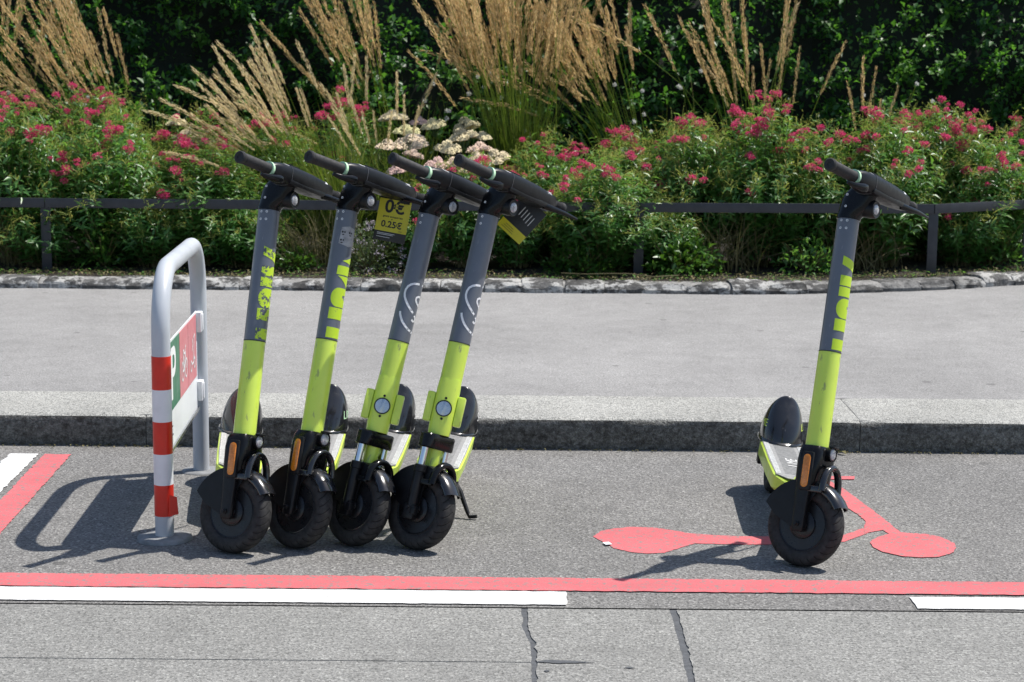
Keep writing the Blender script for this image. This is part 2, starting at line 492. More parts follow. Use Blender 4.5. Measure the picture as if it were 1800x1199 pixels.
def flat(name, poly, z, mat, parent, jit=0.0025, step=0.025, seed=0):
    pts = densify(poly, step, jit, seed)
    bm = bmesh.new()
    f = bm.faces.new([bm.verts.new((x, y, z)) for x, y in pts])
    if f.normal.z < 0 or f.calc_area() == 0: f.normal_flip()
    f.normal_update()
    if f.normal.z < 0: f.normal_flip()
    bmesh.ops.triangulate(bm, faces=[f])
    me = bpy.data.meshes.new(name); bm.to_mesh(me); bm.free()
    me.materials.append(mat)
    return link(bpy.data.objects.new(name, me), parent)

sheet('ground', -300, 300, -300, 300, -0.06, M_ground, kind='structure')
lane = sheet('parking_lane', -30, 30, 5.276, 7.5, 0.0, M_lane, kind='structure', label='grey coarse asphalt parking strip along the kerb')

road = sheet('road', -30, 30, -20, 5.30, -0.004, M_tar, kind='structure', label='concrete slab road with dark filled joints')
def jag(pts, seed, jit):
    r = random.Random(seed)
    out = []
    for (a, b) in zip(pts[:-1], pts[1:]):
        k = max(1, int(math.dist(a, b) / 0.02))
        for j in range(k):
            t = j / k
            out.append((a[0] + (b[0] - a[0]) * t + r.gauss(0, jit), a[1] + (b[1] - a[1]) * t + r.gauss(0, jit * 0.4)))
    out.append(pts[-1])
    return out
YT = 5.266
j1 = [(0.040, YT), (0.047, 5.17), (0.043, 5.09), (0.057, 4.99), (0.066, 4.955), (0.066, 4.7), (0.071, 3.0), (0.075, -8)]
j2 = [(0.475, YT), (0.476, 5.17), (0.476, 4.9), (0.471, 4.64), (0.46, 3.0), (0.45, -8)]
def off(pts, d): return [(x + d, y) for x, y in pts]
def slab(poly):
    pts = [Vector((x, y, -0.0005)) for x, y in poly]
    MB().prism(pts, (0, 0, -0.04)).build('concrete_slab', M_road, road, smooth=0)
yl = 4.786
def cut(pts, y, above):
    """part of a downward polyline above / below y"""
    out = []
    for a, b in zip(pts[:-1], pts[1:]):
        if above:
            if a[1] >= y: out.append(a)
            if a[1] > y > b[1]:
                t = (a[1] - y) / (a[1] - b[1]); out.append((a[0] + (b[0] - a[0]) * t, y)); break
        else:
            if a[1] > y > b[1]:
                t = (a[1] - y) / (a[1] - b[1]); out.append((a[0] + (b[0] - a[0]) * t, y))
            if b[1] <= y: out.append(b)
    return out
J1L = jag(off(j1, -0.0085), 1, 0.0016); J1R = jag(off(j1, 0.0085), 2, 0.002)
J2L = jag(off(j2, -0.0105), 3, 0.0009); J2R = jag(off(j2, 0.0105), 4, 0.0018)
JX = [-3.1, -6.2, -12]
prev = J1L
topA = cut(J1L, yl + 0.0028, True); botA = cut(J1L, yl - 0.0028, False)
for i, xl in enumerate(JX):
    xr = None if i == 0 else JX[i - 1] - 0.012
    ra = topA if i == 0 else [(xr, YT), (xr, yl + 0.0028)]
    rb = botA if i == 0 else [(xr, yl - 0.0028), (xr, -8)]
    slab([(xl, YT)] + ra + [(xl, yl + 0.0028)])
    slab([(xl, yl - 0.0028)] + rb + [(xl, -8)])
slab(J1R + J2L[::-1])
slab([(J2R[0][0], YT), (3.4, YT), (3.4, -8)] + J2R[::-1])
slab([(3.412, YT), (6.5, YT), (6.5, -8), (3.412, -8)])
slab([(6.512, YT), (12, YT), (12, -8), (6.512, -8)])
# tar smears over the slabs
flat('tar_smear', [(0.075, 4.792), (0.11, 4.803), (0.15, 4.797), (0.2, 4.788), (0.235, 4.785), (0.2, 4.779), (0.16, 4.777), (0.12, 4.774), (0.075, 4.783)], 0.002, M_tar, road, 0.0015, 0.012, 5)
flat('tar_smear', [(0.30, 4.745), (0.315, 4.752), (0.331, 4.744), (0.318, 4.737)], 0.002, M_tar, road, 0.001, 0.01, 6)
flat('tar_smear', [(0.09, 4.712), (0.098, 4.722), (0.108, 4.712), (0.098, 4.703)], 0.002, M_tar, road, 0.001, 0.01, 7)

# painted markings on the parking lane
def band(name, x0, x1, ya0, ya1, yb0, yb1, mat, z=0.004, seed=0, jit=0.002):
    return flat(name, [(x0, ya0), (x1, yb0), (x1, yb1), (x0, ya1)], z, mat, lane, jit, 0.02, seed)
band('red_line', -6.5, 6.5, 5.448, 5.584, 5.423, 5.559, M_red, seed=11)
band('white_line', -6.5, 0.168, 5.303, 5.437, 5.293, 5.425, M_white, seed=12, jit=0.0013)
band('white_line', 1.19, 6.5, 5.274 + 0.012, 5.402, 5.284, 5.412, M_white, seed=13, jit=0.0013)
flat('red_line', [(-1.842, 7.25), (-1.737, 7.25), (-1.672, 5.60), (-1.777, 5.60)], 0.004, M_red, lane, 0.002, 0.02, 14)
flat('white_line', [(-1.978, 7.255), (-1.867, 7.255), (-1.81, 5.62), (-1.921, 5.62)], 0.004, M_white, lane, 0.002, 0.02, 15)
deckp = [(0.276, 6.074), (0.302, 6.141), (0.349, 6.181), (0.411, 6.204), (0.485, 6.197), (0.55, 6.164), (0.606, 6.123), (0.678, 6.105), (0.766, 6.091), (0.877, 6.095), (1.012, 6.105), (1.119, 6.123), (1.188, 6.201), (1.222, 6.24), (1.205, 6.149), (1.107, 6.035), (0.996, 6.003), (0.863, 5.99), (0.768, 5.987), (0.667, 5.992), (0.609, 5.996), (0.553, 5.939), (0.498, 5.878), (0.44, 5.866), (0.384, 5.885), (0.336, 5.927), (0.311, 6.0), (0.287, 6.047)]
stemp = [(1.198, 6.92), (1.224, 6.849), (1.245, 6.71), (1.273, 6.512), (1.299, 6.324), (1.319, 6.145), (1.279, 6.125), (1.261, 6.189), (1.19, 6.142), (1.205, 6.222), (1.227, 6.307), (1.216, 6.414), (1.188, 6.525), (1.157, 6.673), (1.139, 6.758), (1.157, 6.901)]
whlp = [(1.19, 6.029), (1.228, 6.095), (1.279, 6.144), (1.319, 6.159), (1.397, 6.141), (1.441, 6.102), (1.467, 6.024), (1.46, 5.964), (1.431, 5.901), (1.378, 5.854), (1.319, 5.844), (1.258, 5.86), (1.21, 5.907), (1.188, 5.96)]
hbp = [(1.107, 6.979), (1.31, 6.987), (1.301, 6.935), (1.21, 6.931), (1.196, 6.905), (1.157, 6.888), (1.15, 6.929), (1.099, 6.927)]
for k, p in enumerate((deckp, stemp, whlp, hbp)):
    flat('scooter_pictogram', p, 0.0018 + 0.0006 * k, M_red, lane, 0.0012, 0.015, 20 + k)

# kerb of long stones
kerb = MB().box((0, 7.68, 0.0605), (60, 0.455, 0.131)).build('kerb', M_mortar, smooth=0)
tag(kerb, 'long pale stone kerb with dark grimy upright face', None, None, 'structure')
def kerb_stone(x0, x1, seed):
    r = random.Random(seed)
    n = max(4, int((x1 - x0) / 0.06))
    rings = []
    for i in range(n + 1):
        x = x0 + (x1 - x0) * i / n
        e = 0.004 if i in (0, n) else 0.0
        q = lambda a: mnoise.noise(Vector((x * 6, a, seed))) * 0.004 + min(0, mnoise.noise(Vector((x * 19, a * 2, seed + 5))) + 0.25) * -0.010
        prof = [(7.438 + q(1), -0.05), (7.435 + q(2), 0.04), (7.430 + q(3) + e, 0.100 - e), (7.437 + q(4) + e, 0.1205 - e), (7.455 + q(5) + e, 0.1305 + q(6) * .4 - e), (7.60, 0.132 + q(7) * .4 - e), (7.907, 0.132 + q(8) * .3 - e), (7.907, -0.05)]
        rings.append([(x, y, z) for y, z in prof])
    MB().loft(rings).build('kerb_stone', M_kerb, kerb, smooth=35)
for k in range(-4, 4):
    a = -1.476 + 2.886 * k
    kerb_stone(a + 0.0018, a + 2.886 - 0.0018, k + 10)

walk = sheet('sidewalk', -30, 30, 7.919, 18, 0.128, M_walk, kind='structure', label='smooth light grey asphalt sidewalk behind the kerb')

def edge_y(x):
    if x < 1.2: return 11.30
    if x < 3.3: return 11.30 + 0.14 * (x - 1.2) ** 2
    return 11.30 + 0.14 * 2.1 ** 2 + 0.588 * (x - 3.3)
xs = [-9 + 0.15 * i for i in range(121)]
bedm = MB()
bedm.add([(x, edge_y(x) + 0.17, 0.172 + 0.012 * mnoise.noise(Vector((x * 3, 0, 0)))) for x in xs] + [(x, 19.0, 0.26) for x in xs],
         [(i, i + 1, len(xs) + i + 1, len(xs) + i) for i in range(len(xs) - 1)])
tag(bedm.build('planting_bed', M_soil, smooth=0), 'dark soil of the flower bed behind the low railing', kind='structure')
# rough stone edging of the bed, stone by stone
em = MB()
em.loft([[(x, edge_y(x) + a, z) for a, z in ((0.012, 0.10), (0.018, 0.156), (0.05, 0.174), (0.10, 0.182), (0.20, 0.180), (0.22, 0.10))] for x in xs])
edging = tag(em.build('planter_edging', M_mortar, smooth=0), 'weathered stone edging between sidewalk and flower bed', kind='structure')
est = []
for k in range(9):
    rings = []
    n = 12
    for i in range(n + 1):
        x = -0.1235 + 0.247 * i / n
        en = 0.006 * (abs(2 * i / n - 1) ** 7)
        q = lambda a: mnoise.noise(Vector((x * 11, a * 1.7, k * 5.3))) * 0.013 + mnoise.noise(Vector((x * 34, a * 3.1, k * 2.3))) * 0.006
        prof = [(0.0 + q(1) + en, -0.05), (0.0 + q(2) + en, 0.022), (0.010 + q(3) + en, 0.036 + q(12) - en), (0.032 + q(4), 0.052 + q(9) - en), (0.07, 0.058 + q(10) - en), (0.13, 0.062 + q(5) - en), (0.20 + q(6), 0.058 - en), (0.215, 0.0), (0.215, -0.05)]
        rings.append([(x, y, z) for y, z in prof])
    est.append(MB().loft(rings).mesh('edging_stone', M_edge, 28))
x = -6.0
while x < 6.3:
    sl = (edge_y(x + 0.05) - edge_y(x - 0.05)) / 0.1
    o = bpy.data.objects.new('edging_stone', random.choice(est))
    link(o, edging)
    o.location = (x, edge_y(x) + random.gauss(0, 0.006), 0.128 + random.gauss(0, 0.004))
    o.rotation_euler = (random.gauss(0, 0.03), random.gauss(0, 0.015), math.atan(sl) + random.gauss(0, 0.02))
    sc = random.uniform(0.9, 1.06)
    o.scale = (sc, random.uniform(0.92, 1.08), random.uniform(0.88, 1.1))
    x += 0.253 * sc / math.sqrt(1 + sl * sl)

# low railing in front of the plants
rail = empty('low_railing', (0.797, 11.82, 0.17), label='low dark painted flat bar railing in front of the flower bed', cat='railing')
Lr = Matrix.Translation((-0.797, -11.82, -0.17))
rp = [(-6.68, 11.80), (-4.81, 11.80), (-2.944, 11.80), (-1.07, 11.81), (0.797, 11.84), (2.673, 11.92), (3.40, 12.36), (4.6, 13.05), (6.0, 13.87)]
for i, (px, py) in enumerate(rp):
    MB().box((px, py, 0.375), (0.062, 0.014, 0.47), 0.002).build('post', M_rail, rail, Lr)
for (a, b) in zip(rp[:-1], rp[1:]):
    d = Vector((b[0] - a[0], b[1] - a[1], 0)); L = d.length
    M = Matrix.Rotation(math.atan2(d.y, d.x), 4, 'Z')
    MB().box(((a[0] + b[0]) / 2, (a[1] + b[1]) / 2 - 0.0155, 0.607), (L - 0.004, 0.012, 0.060), 0.002, M).build('rail', M_rail, rail, Lr)

# ------------------------------------------------------------------ text helper
def text_mesh(body, size, mat, name='lettering', bold=0.0, align='CENTER'):
    cu = bpy.data.curves.new('txt', 'FONT')
    cu.body = body; cu.size = size; cu.align_x = align; cu.align_y = 'CENTER'; cu.offset = bold; cu.fill_mode = 'FRONT'
    o = bpy.data.objects.new('txt', cu)
    COL.objects.link(o)
    me = bpy.data.meshes.new_from_object(o.evaluated_get(bpy.context.evaluated_depsgraph_get()))
    bpy.data.objects.remove(o)
    me.name = name
    me.materials.clear(); me.materials.append(mat)
    return me

def frame(origin, xdir, ydir):
    x = Vector(xdir).normalized(); y = Vector(ydir); y = (y - x * y.dot(x)).normalized(); z = x.cross(y)
    o = Vector(origin)
    return Matrix(((x.x, y.x, z.x, o.x), (x.y, y.y, z.y, o.y), (x.z, y.z, z.z, o.z), (0, 0, 0, 1)))

# ------------------------------------------------------------------ bicycle barrier with parking sign
F0, B0 = Vector((-1.136, 5.996, 0)), Vector((-1.180, 6.993, 0))
bar = empty('bike_barrier', F0, label='grey tubular hoop barrier with red and white tape on its near leg', cat='barrier')
LB = Matrix.Translation(-F0)
TR, TZ, BR = 0.0305, 0.882, 0.20
dr = (B0 - F0).normalized()
path = [F0 + Vector((0, 0, -0.02))]
for i in range(13):
    q = math.pi / 2 * i / 12
    path.append(F0 + dr * (BR - BR * math.cos(q)) + Vector((0, 0, TZ - BR + BR * math.sin(q))))
for i in range(13):
    q = math.pi / 2 * i / 12
    path.append(B0 - dr * (BR - BR * math.sin(q)) + Vector((0, 0, TZ - BR + BR * math.cos(q))))
path.append(B0 + Vector((0, 0, -0.02)))
MB().tube(path, TR, 28, up=(1, 0, 0)).build('hoop', M_galv, bar, LB, 60)
zb = [0.612, 0.503, 0.397, 0.290, 0.187, 0.083]
for i in range(5):
    MB().lathe([(zb[i + 1], TR + 0.0003), (zb[i + 1], TR + 0.0012), (zb[i], TR + 0.0012), (zb[i], TR + 0.0003)], 'Z', 28, F0).build('tape_band', M_tred if i % 2 == 0 else M_twht, bar, LB)
MB().add([F0 + Vector(p) for p in ((0.022, -0.0235, 0.155), (0.046, -0.02, 0.148), (0.050, -0.0185, 0.090), (0.020, -0.025, 0.084))], [(0, 1, 2, 3)]).build('tape_flap', M_tred, bar, LB, 0)
def patch(c, rx, ry, h, name, seed):
    rings = []
    for t, k in ((0.0, 1.0), (0.6, 0.97), (1.0, 0.80), (1.05, 0.3)):
        rings.append([(c.x + rx * k * math.cos(q) * (1 + 0.09 * mnoise.noise(Vector((math.cos(q) * 2, math.sin(q) * 2, seed)))), c.y + ry * k * math.sin(q) * (1 + 0.1 * mnoise.noise(Vector((math.cos(q) * 2, math.sin(q) * 2, seed + 3)))), 0.001 + h * t) for q in (2 * math.pi * j / 36 for j in range(36))])
    MB().loft(rings, cap0=False).build(name, M_grout, bar, LB, 60)
M_grout = plain('grout', (0.21, 0.215, 0.22), 0.8, var=0.25, scale=30, bump=0.5)
patch(F0, 0.092, 0.09, 0.014, 'grout_pad', 1)
patch(B0, 0.075, 0.075, 0.006, 'grout_pad', 2)
def bp(y, z, dx=0.0):
    t = (y - F0.y) / (B0.y - F0.y)
    return Vector((F0.x + (B0.x - F0.x) * t + dx, y, z))
def panel(y0, y1, z0, z1, dx, th, mat, name, par):
    a = [bp(y0, z0, dx), bp(y1, z0, dx), bp(y1, z1, dx), bp(y0, z1, dx)]
    return MB().prism(a, (th, 0, 0)).build(name, mat, par, LB if par is bar else None, 0)
sign = panel(6.045, 6.925, 0.262, 0.627, -0.004, 0.004, M_signw, 'parking_sign', bar)
sp1 = panel(6.05, 6.425, 0.388, 0.620, 0.0006, 0.0012, M_signg, 'green_field', sign)
sp2 = panel(6.431, 6.655, 0.388, 0.620, 0.0006, 0.0012, M_signr, 'red_field', sign)
sp3 = panel(6.661, 6.892, 0.388, 0.620, 0.0006, 0.0012, M_signr, 'red_field', sign)
MB().prism([bp(6.05, 0.252, -0.008), bp(6.93, 0.252, -0.008), bp(6.93, 0.264, -0.008), bp(6.05, 0.264, -0.008)], (0.014, 0, 0)).build('sign_edge', M_steel, bar, LB, 0)
sd_ = (B0 - F0).normalized()
def on_sign(me, y, z, name='lettering', par=sign):
    link(bpy.data.objects.new(name, me), par, frame(bp(y, z, 0.0030), sd_, (0, 0, 1)))
on_sign(text_mesh('P', 0.25, M_wht, bold=0.004), 6.255, 0.502)
def strokes(segs, w, mat, name):
    mb = MB()
    for pl in segs:
        for (a, b) in zip(pl[:-1], pl[1:]):
            a, b = Vector((*a, 0)), Vector((*b, 0)); d = (b - a)
            if d.length == 0: continue
            d.normalize(); n_ = Vector((-d.y, d.x, 0)) * w / 2; e = d * w * 0.3
            mb.add([a - n_ - e, b - n_ + e, b + n_ + e, a + n_ - e], [(0, 1, 2, 3)])
    return mb.mesh(name, mat, 0)
def circ(cx, cy, r, n=20): return [(cx + r * math.cos(2 * math.pi * k / n), cy + r * math.sin(2 * math.pi * k / n)) for k in range(n + 1)]
bike = [circ(-0.045, -0.03, 0.032), circ(0.045, -0.03, 0.032), [(-0.045, -0.03), (-0.018, 0.028), (0.03, 0.028), (0.0, -0.03), (-0.018, 0.028)], [(-0.045, -0.03), (0.0, -0.03)], [(0.045, -0.03), (0.026, 0.045), (0.044, 0.05)], [(-0.03, 0.04), (-0.006, 0.04)], [(-0.018, 0.028), (-0.021, 0.04)]]
on_sign(strokes(bike, 0.008, M_wht, 'bicycle_symbol'), 6.543, 0.502, 'bicycle_symbol')
scoot = [circ(-0.045, -0.045, 0.018, 14), circ(0.048, -0.045, 0.018, 14), [(-0.028, -0.04), (0.018, -0.04), (0.045, 0.05)], [(0.03, 0.052), (0.06, 0.058)], [(0.018, -0.04), (0.034, -0.018)], [(-0.02, 0.01), (0.005, 0.03), (-0.01, 0.05)]]
on_sign(strokes(scoot, 0.008, M_wht, 'scooter_symbol'), 6.777, 0.495, 'scooter_symbol')
on_sign(strokes([[(0, 0), (0.09, 0)], [(0, -0.012), (0.07, -0.012)], [(0, -0.03), (0.10, -0.03)]], 0.006, M_ink, 'small_print'), 6.13, 0.335, 'small_print')
for (yy, zz) in ((6.935, 0.585), (6.935, 0.325), (6.055, 0.585), (6.055, 0.325)):
    o = MB().box(bp(yy, zz, 0.008), (0.022, 0.05, 0.075), 0.003).box(bp(yy, zz, 0.02), (0.006, 0.022, 0.06), 0.002).build('sign_bracket', M_twht, bar, LB)

# ------------------------------------------------------------------ kick scooters
WR, RHO = 0.13, R_(15.3)
ZL, ZJ, ZG, ZH, FH = 0.249, 0.556, 0.988, 1.098, 0.069       # along the steering axis: lime foot, colour joint, top of tube, bar; bar forward
TUR = 0.0355
CACHE = {}
def part(name, key, fn, mats, parent, M=None, smooth=40):
    if key not in CACHE:
        mb = MB(); fn(mb)
        CACHE[key] = mb.mesh(name, mats, smooth)
    return link(bpy.data.objects.new(name, CACHE[key]), parent, M)

def rrect(hx, hy, r=0.4, n=6, p=3.2):
    """superellipse ring"""
    out = []
    for k in range(4 * n):
        q = 2 * math.pi * k / (4 * n)
        c, s_ = math.cos(q), math.sin(q)
        out.append((math.copysign(abs(c) ** (2 / p), c) * hx, math.copysign(abs(s_) ** (2 / p), s_) * hy))
    return out

def f_tyre(R):
    def f(mb):
        n = 20
        pr = []
        for k in range(n):
            q = 2 * math.pi * k / n
            c, s_ = math.cos(q), math.sin(q)
            pr.append((math.copysign(abs(c) ** 0.85, c) * 0.030, R - 0.027 + math.copysign(abs(s_) ** 0.85, s_) * 0.027))
        mb.lathe(pr, 'X', 72, close=True)
    return f
def f_rim(R):
    def f(mb):
        k = (R - 0.13)
        a = R - 0.048
        mb.lathe([(-0.021, a + 0.004), (-0.023, a), (-0.019, a - 0.008), (-0.006, a - 0.012), (-0.004, 0.047), (-0.026, 0.044), (-0.030, 0.038), (-0.030, 0.018), (-0.040, 0.015), (-0.040, 0.004),
                  (0.040, 0.004), (0.040, 0.015), (0.030, 0.018), (0.030, 0.038), (0.026, 0.044), (0.004, 0.047), (0.006, a - 0.012), (0.019, a - 0.008), (0.023, a), (0.021, a + 0.004)], 'X', 48)
        for i in range(5):
            q = 2 * math.pi * i / 5 + 0.3
            M = Matrix.Rotation(q, 4, 'X')
            mb.box(M @ Vector((0, 0, 0.055)), (0.034, 0.016, 0.034), 0.004, M)
    return f
def f_nut(s_):
    def f(mb):
        mb.lathe([(s_ * 0.038, 0.009), (s_ * 0.066, 0.009), (s_ * 0.067, 0.0062), (s_ * 0.068, 0.0055), (s_ * 0.074, 0.005)], 'X', 6)
    return f

def arc_pt(r, a, x):            # a from +z towards forward (-y)
    return Vector((x, -r * math.sin(a), r * math.cos(a)))
def f_visor(a0, a1, r, hw, skirt=0.02):
    def f(mb):
        rings = []
        for i in range(13):
            a = a0 + (a1 - a0) * i / 12
            e = 1 - 0.25 * max(0, (i - 9) / 3)
            pts = [(-hw, -skirt * e), (-hw * 0.97, -0.006), (-hw * 0.72, 0.004), (0, 0.009), (hw * 0.72, 0.004), (hw * 0.97, -0.006), (hw, -skirt * e)]
            prof = [arc_pt(r + d, a, x) for x, d in pts] + [arc_pt(r + d - 0.004, a, x * 0.94) for x, d in reversed(pts)]
            rings.append(prof)
        mb.loft(rings)
    return f
def f_sideplate(sx):
    def f(mb):
        pts = [arc_pt(0.1435, R_(a), 0) for a in range(24, -70, -6)]
        pts += [Vector((0, 0.095, 0.022)), Vector((0, 0.028, -0.012)), Vector((0, -0.018, -0.012)), Vector((0, -0.022, 0.07))]
        x = 0.0375 * sx
        mb.prism([Vector((x, p.y, p.z)) for p in pts], (0.004 * sx, 0, 0))
    return f

def f_crownA(mb):
    secs = [(0.118, 0.050, 0.030, 0.0), (0.138, 0.058, 0.040, -0.002), (0.205, 0.060, 0.043, -0.004), (0.236, 0.055, 0.041, -0.004), (0.2515, 0.044, 0.036, -0.002)]
    mb.loft([[(x, y + dy, z) for x, y in rrect(hx, hy, p=4.5)] for z, hx, hy, dy in secs])
def f_legA(sx):
    def f(mb):
        secs = [(0.20, 0.011, 0.026, 0.002), (0.10, 0.010, 0.024, 0.0), (0.06, 0.010, 0.021, 0.0), (0.0, 0.010, 0.020, 0.0), (-0.020, 0.010, 0.019, 0.0), (-0.024, 0.008, 0.016, 0.0)]
        mb.loft([[(x + sx * 0.051, y + dy, z) for x, y in rrect(hx, hy, p=4)] for z, hx, hy, dy in secs])
    return f
def f_reflhouse(sx):
    def f(mb): mb.box((sx * 0.0605, -0.010, 0.168), (0.014, 0.040, 0.122), 0.006)
    return f
def f_refl(sx):
    def f(mb):
        n = 8
        ring = []
        for k in range(2 * n + 2):
            q = math.pi * k / n if k <= n else math.pi * (k - 1) / n
            cz = 0.168 + (0.040 if k <= n else -0.040)
            ring.append((math.cos(q) * 0.0125 - 0.010, cz + math.sin(q) * 0.0125))
        mb.loft([[(sx * xx, -0.010 + (y + 0.010) * k_, 0.168 + (z - 0.168) * k_) for y, z in ring] for xx, k_ in ((0.066, 1.0), (0.0695, 1.0), (0.0715, 0.86))])
    return f
def f_arch(hw, z0, z1, fw, r, flat_=1.0, back=0.026):
    def f(mb):
        pts = []
        for k in range(19):
            q = math.pi * (1 - k / 18)
            pts.append(Vector((hw * math.cos(q), -fw, z0 + (z1 - z0) * math.sin(q) ** 0.85)))
        for sx in (-1, 1):
            mb.box((sx * hw, -(fw + back) / 2 + 0.004, z0 + 0.002), (0.014, fw - back + 0.012, 0.020), 0.004)
        mb.tube(pts, r, 12, flat=flat_, up=(0, -1, 0))
    return f
def f_lamp(mb):
    mb.lathe([(-0.030, 0.018), (-0.045, 0.0235), (-0.060, 0.0245), (-0.0605, 0.0215), (-0.056, 0.021)], 'Y', 24, (0.004, 0, 0.232))
    mb.box((0.004, -0.060, 0.254), (0.036, 0.018, 0.006), 0.002)
def f_lamplens(mb):
    mb.lathe([(-0.050, 0.0205), (-0.0585, 0.0200), (-0.0615, 0.014), (-0.063, 0.004)], 'Y', 24, (0.004, 0, 0.232))

def f_stem(z0, z1, r0, r1):
    def f(mb): mb.lathe([(z0, r0), (z0 + (z1 - z0) * 0.5, (r0 + r1) / 2), (z1, r1)], 'Z', 40)
    return f
def f_joint(mb): mb.lathe([(ZJ - 0.0014, TUR + 0.0007), (ZJ + 0.0014, TUR + 0.0007)], 'Z', 40)
def f_neck(mb):
    secs = [(ZG + 0.0005, 0.0365, 0.0365, 0), (0.998, 0.0365, 0.0372, -0.001), (1.010, 0.0355, 0.046, -0.011), (1.030, 0.034, 0.054, -0.021), (1.052, 0.033, 0.057, -0.027), (1.072, 0.033, 0.056, -0.036), (1.100, 0.030, 0.046, -0.054)]
    mb.loft([[(x, y + dy, z) for x, y in rrect(hx, hy, p=2.4, n=8)] for z, hx, hy, dy in secs])
def f_bar(mb):
    secs = [(-0.124, 0.0215, 0.0215, 0), (-0.114, 0.027, 0.026, 0), (-0.085, 0.034, 0.031, 0), (-0.04, 0.038, 0.034, 0), (0.03, 0.039, 0.035, 0), (0.10, 0.038, 0.034, 0), (0.17, 0.034, 0.030, 0), (0.212, 0.030, 0.026, 0), (0.224, 0.022, 0.020, 0)]
    mb.loft([[(x, -FH + a, ZH + b) for a, b in rrect(hy, hz, p=3.0, n=7)] for x, hy, hz, _ in secs])
    mb.box((0.075, -FH - 0.020, ZH - 0.022), (0.25, 0.034, 0.020), 0.007)
def f_seam(mb):
    for x in (-0.045, 0.028):
        mb.loft([[(x + e, -FH + a * 1.006, ZH + b * 1.006) for a, b in rrect(0.0384, 0.0345, p=3.0, n=7)] for e in (0, 0.0014)])
def f_screen(mb):
    mb.box((-0.010, -FH + 0.004, ZH + 0.0345), (0.06, 0.046, 0.005), 0.002)
def f_prints(mb):
    def sp_(q, x, lift=0.0007):
        hy, hz = (0.0362, 0.0325) if x < 0 else (0.0385, 0.0345)
        c, s_ = math.cos(q), math.sin(q)
        return Vector((x, -FH - (abs(c) ** (2 / 3)) * hy - lift * c, ZH + (abs(s_) ** (2 / 3)) * hz + lift * s_))
    for q, x0, x1 in ((50, -0.082, -0.050), (58, -0.086, -0.046), (66, -0.080, -0.056), (54, -0.040, -0.028)):
        q0, q1 = R_(q - 1.6), R_(q + 1.6)
        mb.add([sp_(q0, x0), sp_(q0, x1), sp_(q1, x1), sp_(q1, x0)], [(0, 1, 2, 3)])
def f_grip(sx):
    def f(mb):
        x0, x1 = 0.135 if sx < 0 else 0.225, 0.292
        pr = [(sx * x0, 0.0195)]
        n = 22
        for k in range(n):
            x = x0 + 0.012 + (x1 - 0.014 - x0 - 0.012) * k / n
            d = (x1 - 0.014 - x0 - 0.012) / n
            pr += [(sx * x, 0.0172), (sx * (x + d * 0.35), 0.0184), (sx * (x + d * 0.65), 0.0184)]
        pr += [(sx * (x1 - 0.012), 0.0205), (sx * (x1 - 0.003), 0.0205), (sx * x1, 0.017), (sx * x1, 0.008), (sx * (x1 - 0.002), 0.007)]
        mb.lathe(pr, 'X', 22, (0, -FH, ZH))
    return f
def f_gring(sx):
    def f(mb):
        x = 0.129 if sx < 0 else 0.170
        mb.lathe([(sx * (x - 0.005), 0.0205), (sx * (x - 0.005), 0.0245), (sx * (x + 0.005), 0.0245), (sx * (x + 0.005), 0.0205)], 'X', 26, (0, -FH, ZH))
    return f
def f_brake(mb):
    mb.tube([(0.15, -FH - 0.030, ZH - 0.026), (0.20, -FH - 0.044, ZH - 0.026), (0.25, -FH - 0.048, ZH - 0.024), (0.325, -FH - 0.046, ZH - 0.024)], [0.011, 0.009, 0.0075, 0.0045], 10, flat=0.55)
def f_throttle(mb):
    mb.tube([(-0.085, -FH - 0.022, ZH - 0.024), (-0.115, -FH - 0.028, ZH - 0.030), (-0.150, -FH - 0.014, ZH - 0.030), (-0.172, -FH - 0.004, ZH - 0.026)], [0.016, 0.014, 0.009, 0.006], 12, flat=0.7)
def f_pod(mb):
    mb.lathe([(-0.03, 0.022), (-0.066, 0.0285), (-0.086, 0.0290), (-0.090, 0.0265), (-0.088, 0.0195)], 'Y', 28, (0.010, 0, 1.026))
def f_podlens(mb):
    mb.lathe([(-0.080, 0.0185), (-0.0895, 0.0175), (-0.0925, 0.012), (-0.0935, 0.003)], 'Y', 24, (0.010, 0, 1.026))
def on_tube(a, z, r=TUR):       # a from forward towards +x
    return Vector((r * math.sin(a), -r * math.cos(a), z))
def f_rivets(cols, zs, rin, rout, rr=TUR):
    def f(mb):
        for a in cols:
            for z in zs:
                n_ = 10
                for k in range(n_):
                    q0, q1 = 2 * math.pi * k / n_, 2 * math.pi * (k + 1) / n_
                    P = lambda q, d: on_tube(a + d * math.cos(q) / rr, z + d * math.sin(q), rr + 0.0009)
                    if rin > 0: mb.add([P(q0, rin), P(q1, rin), P(q1, rout), P(q0, rout)], [(0, 1, 2, 3)])
                    else: mb.add([P(q0, 0), P(q0, rout), P(q1, rout)], [(0, 1, 2)])
    return f

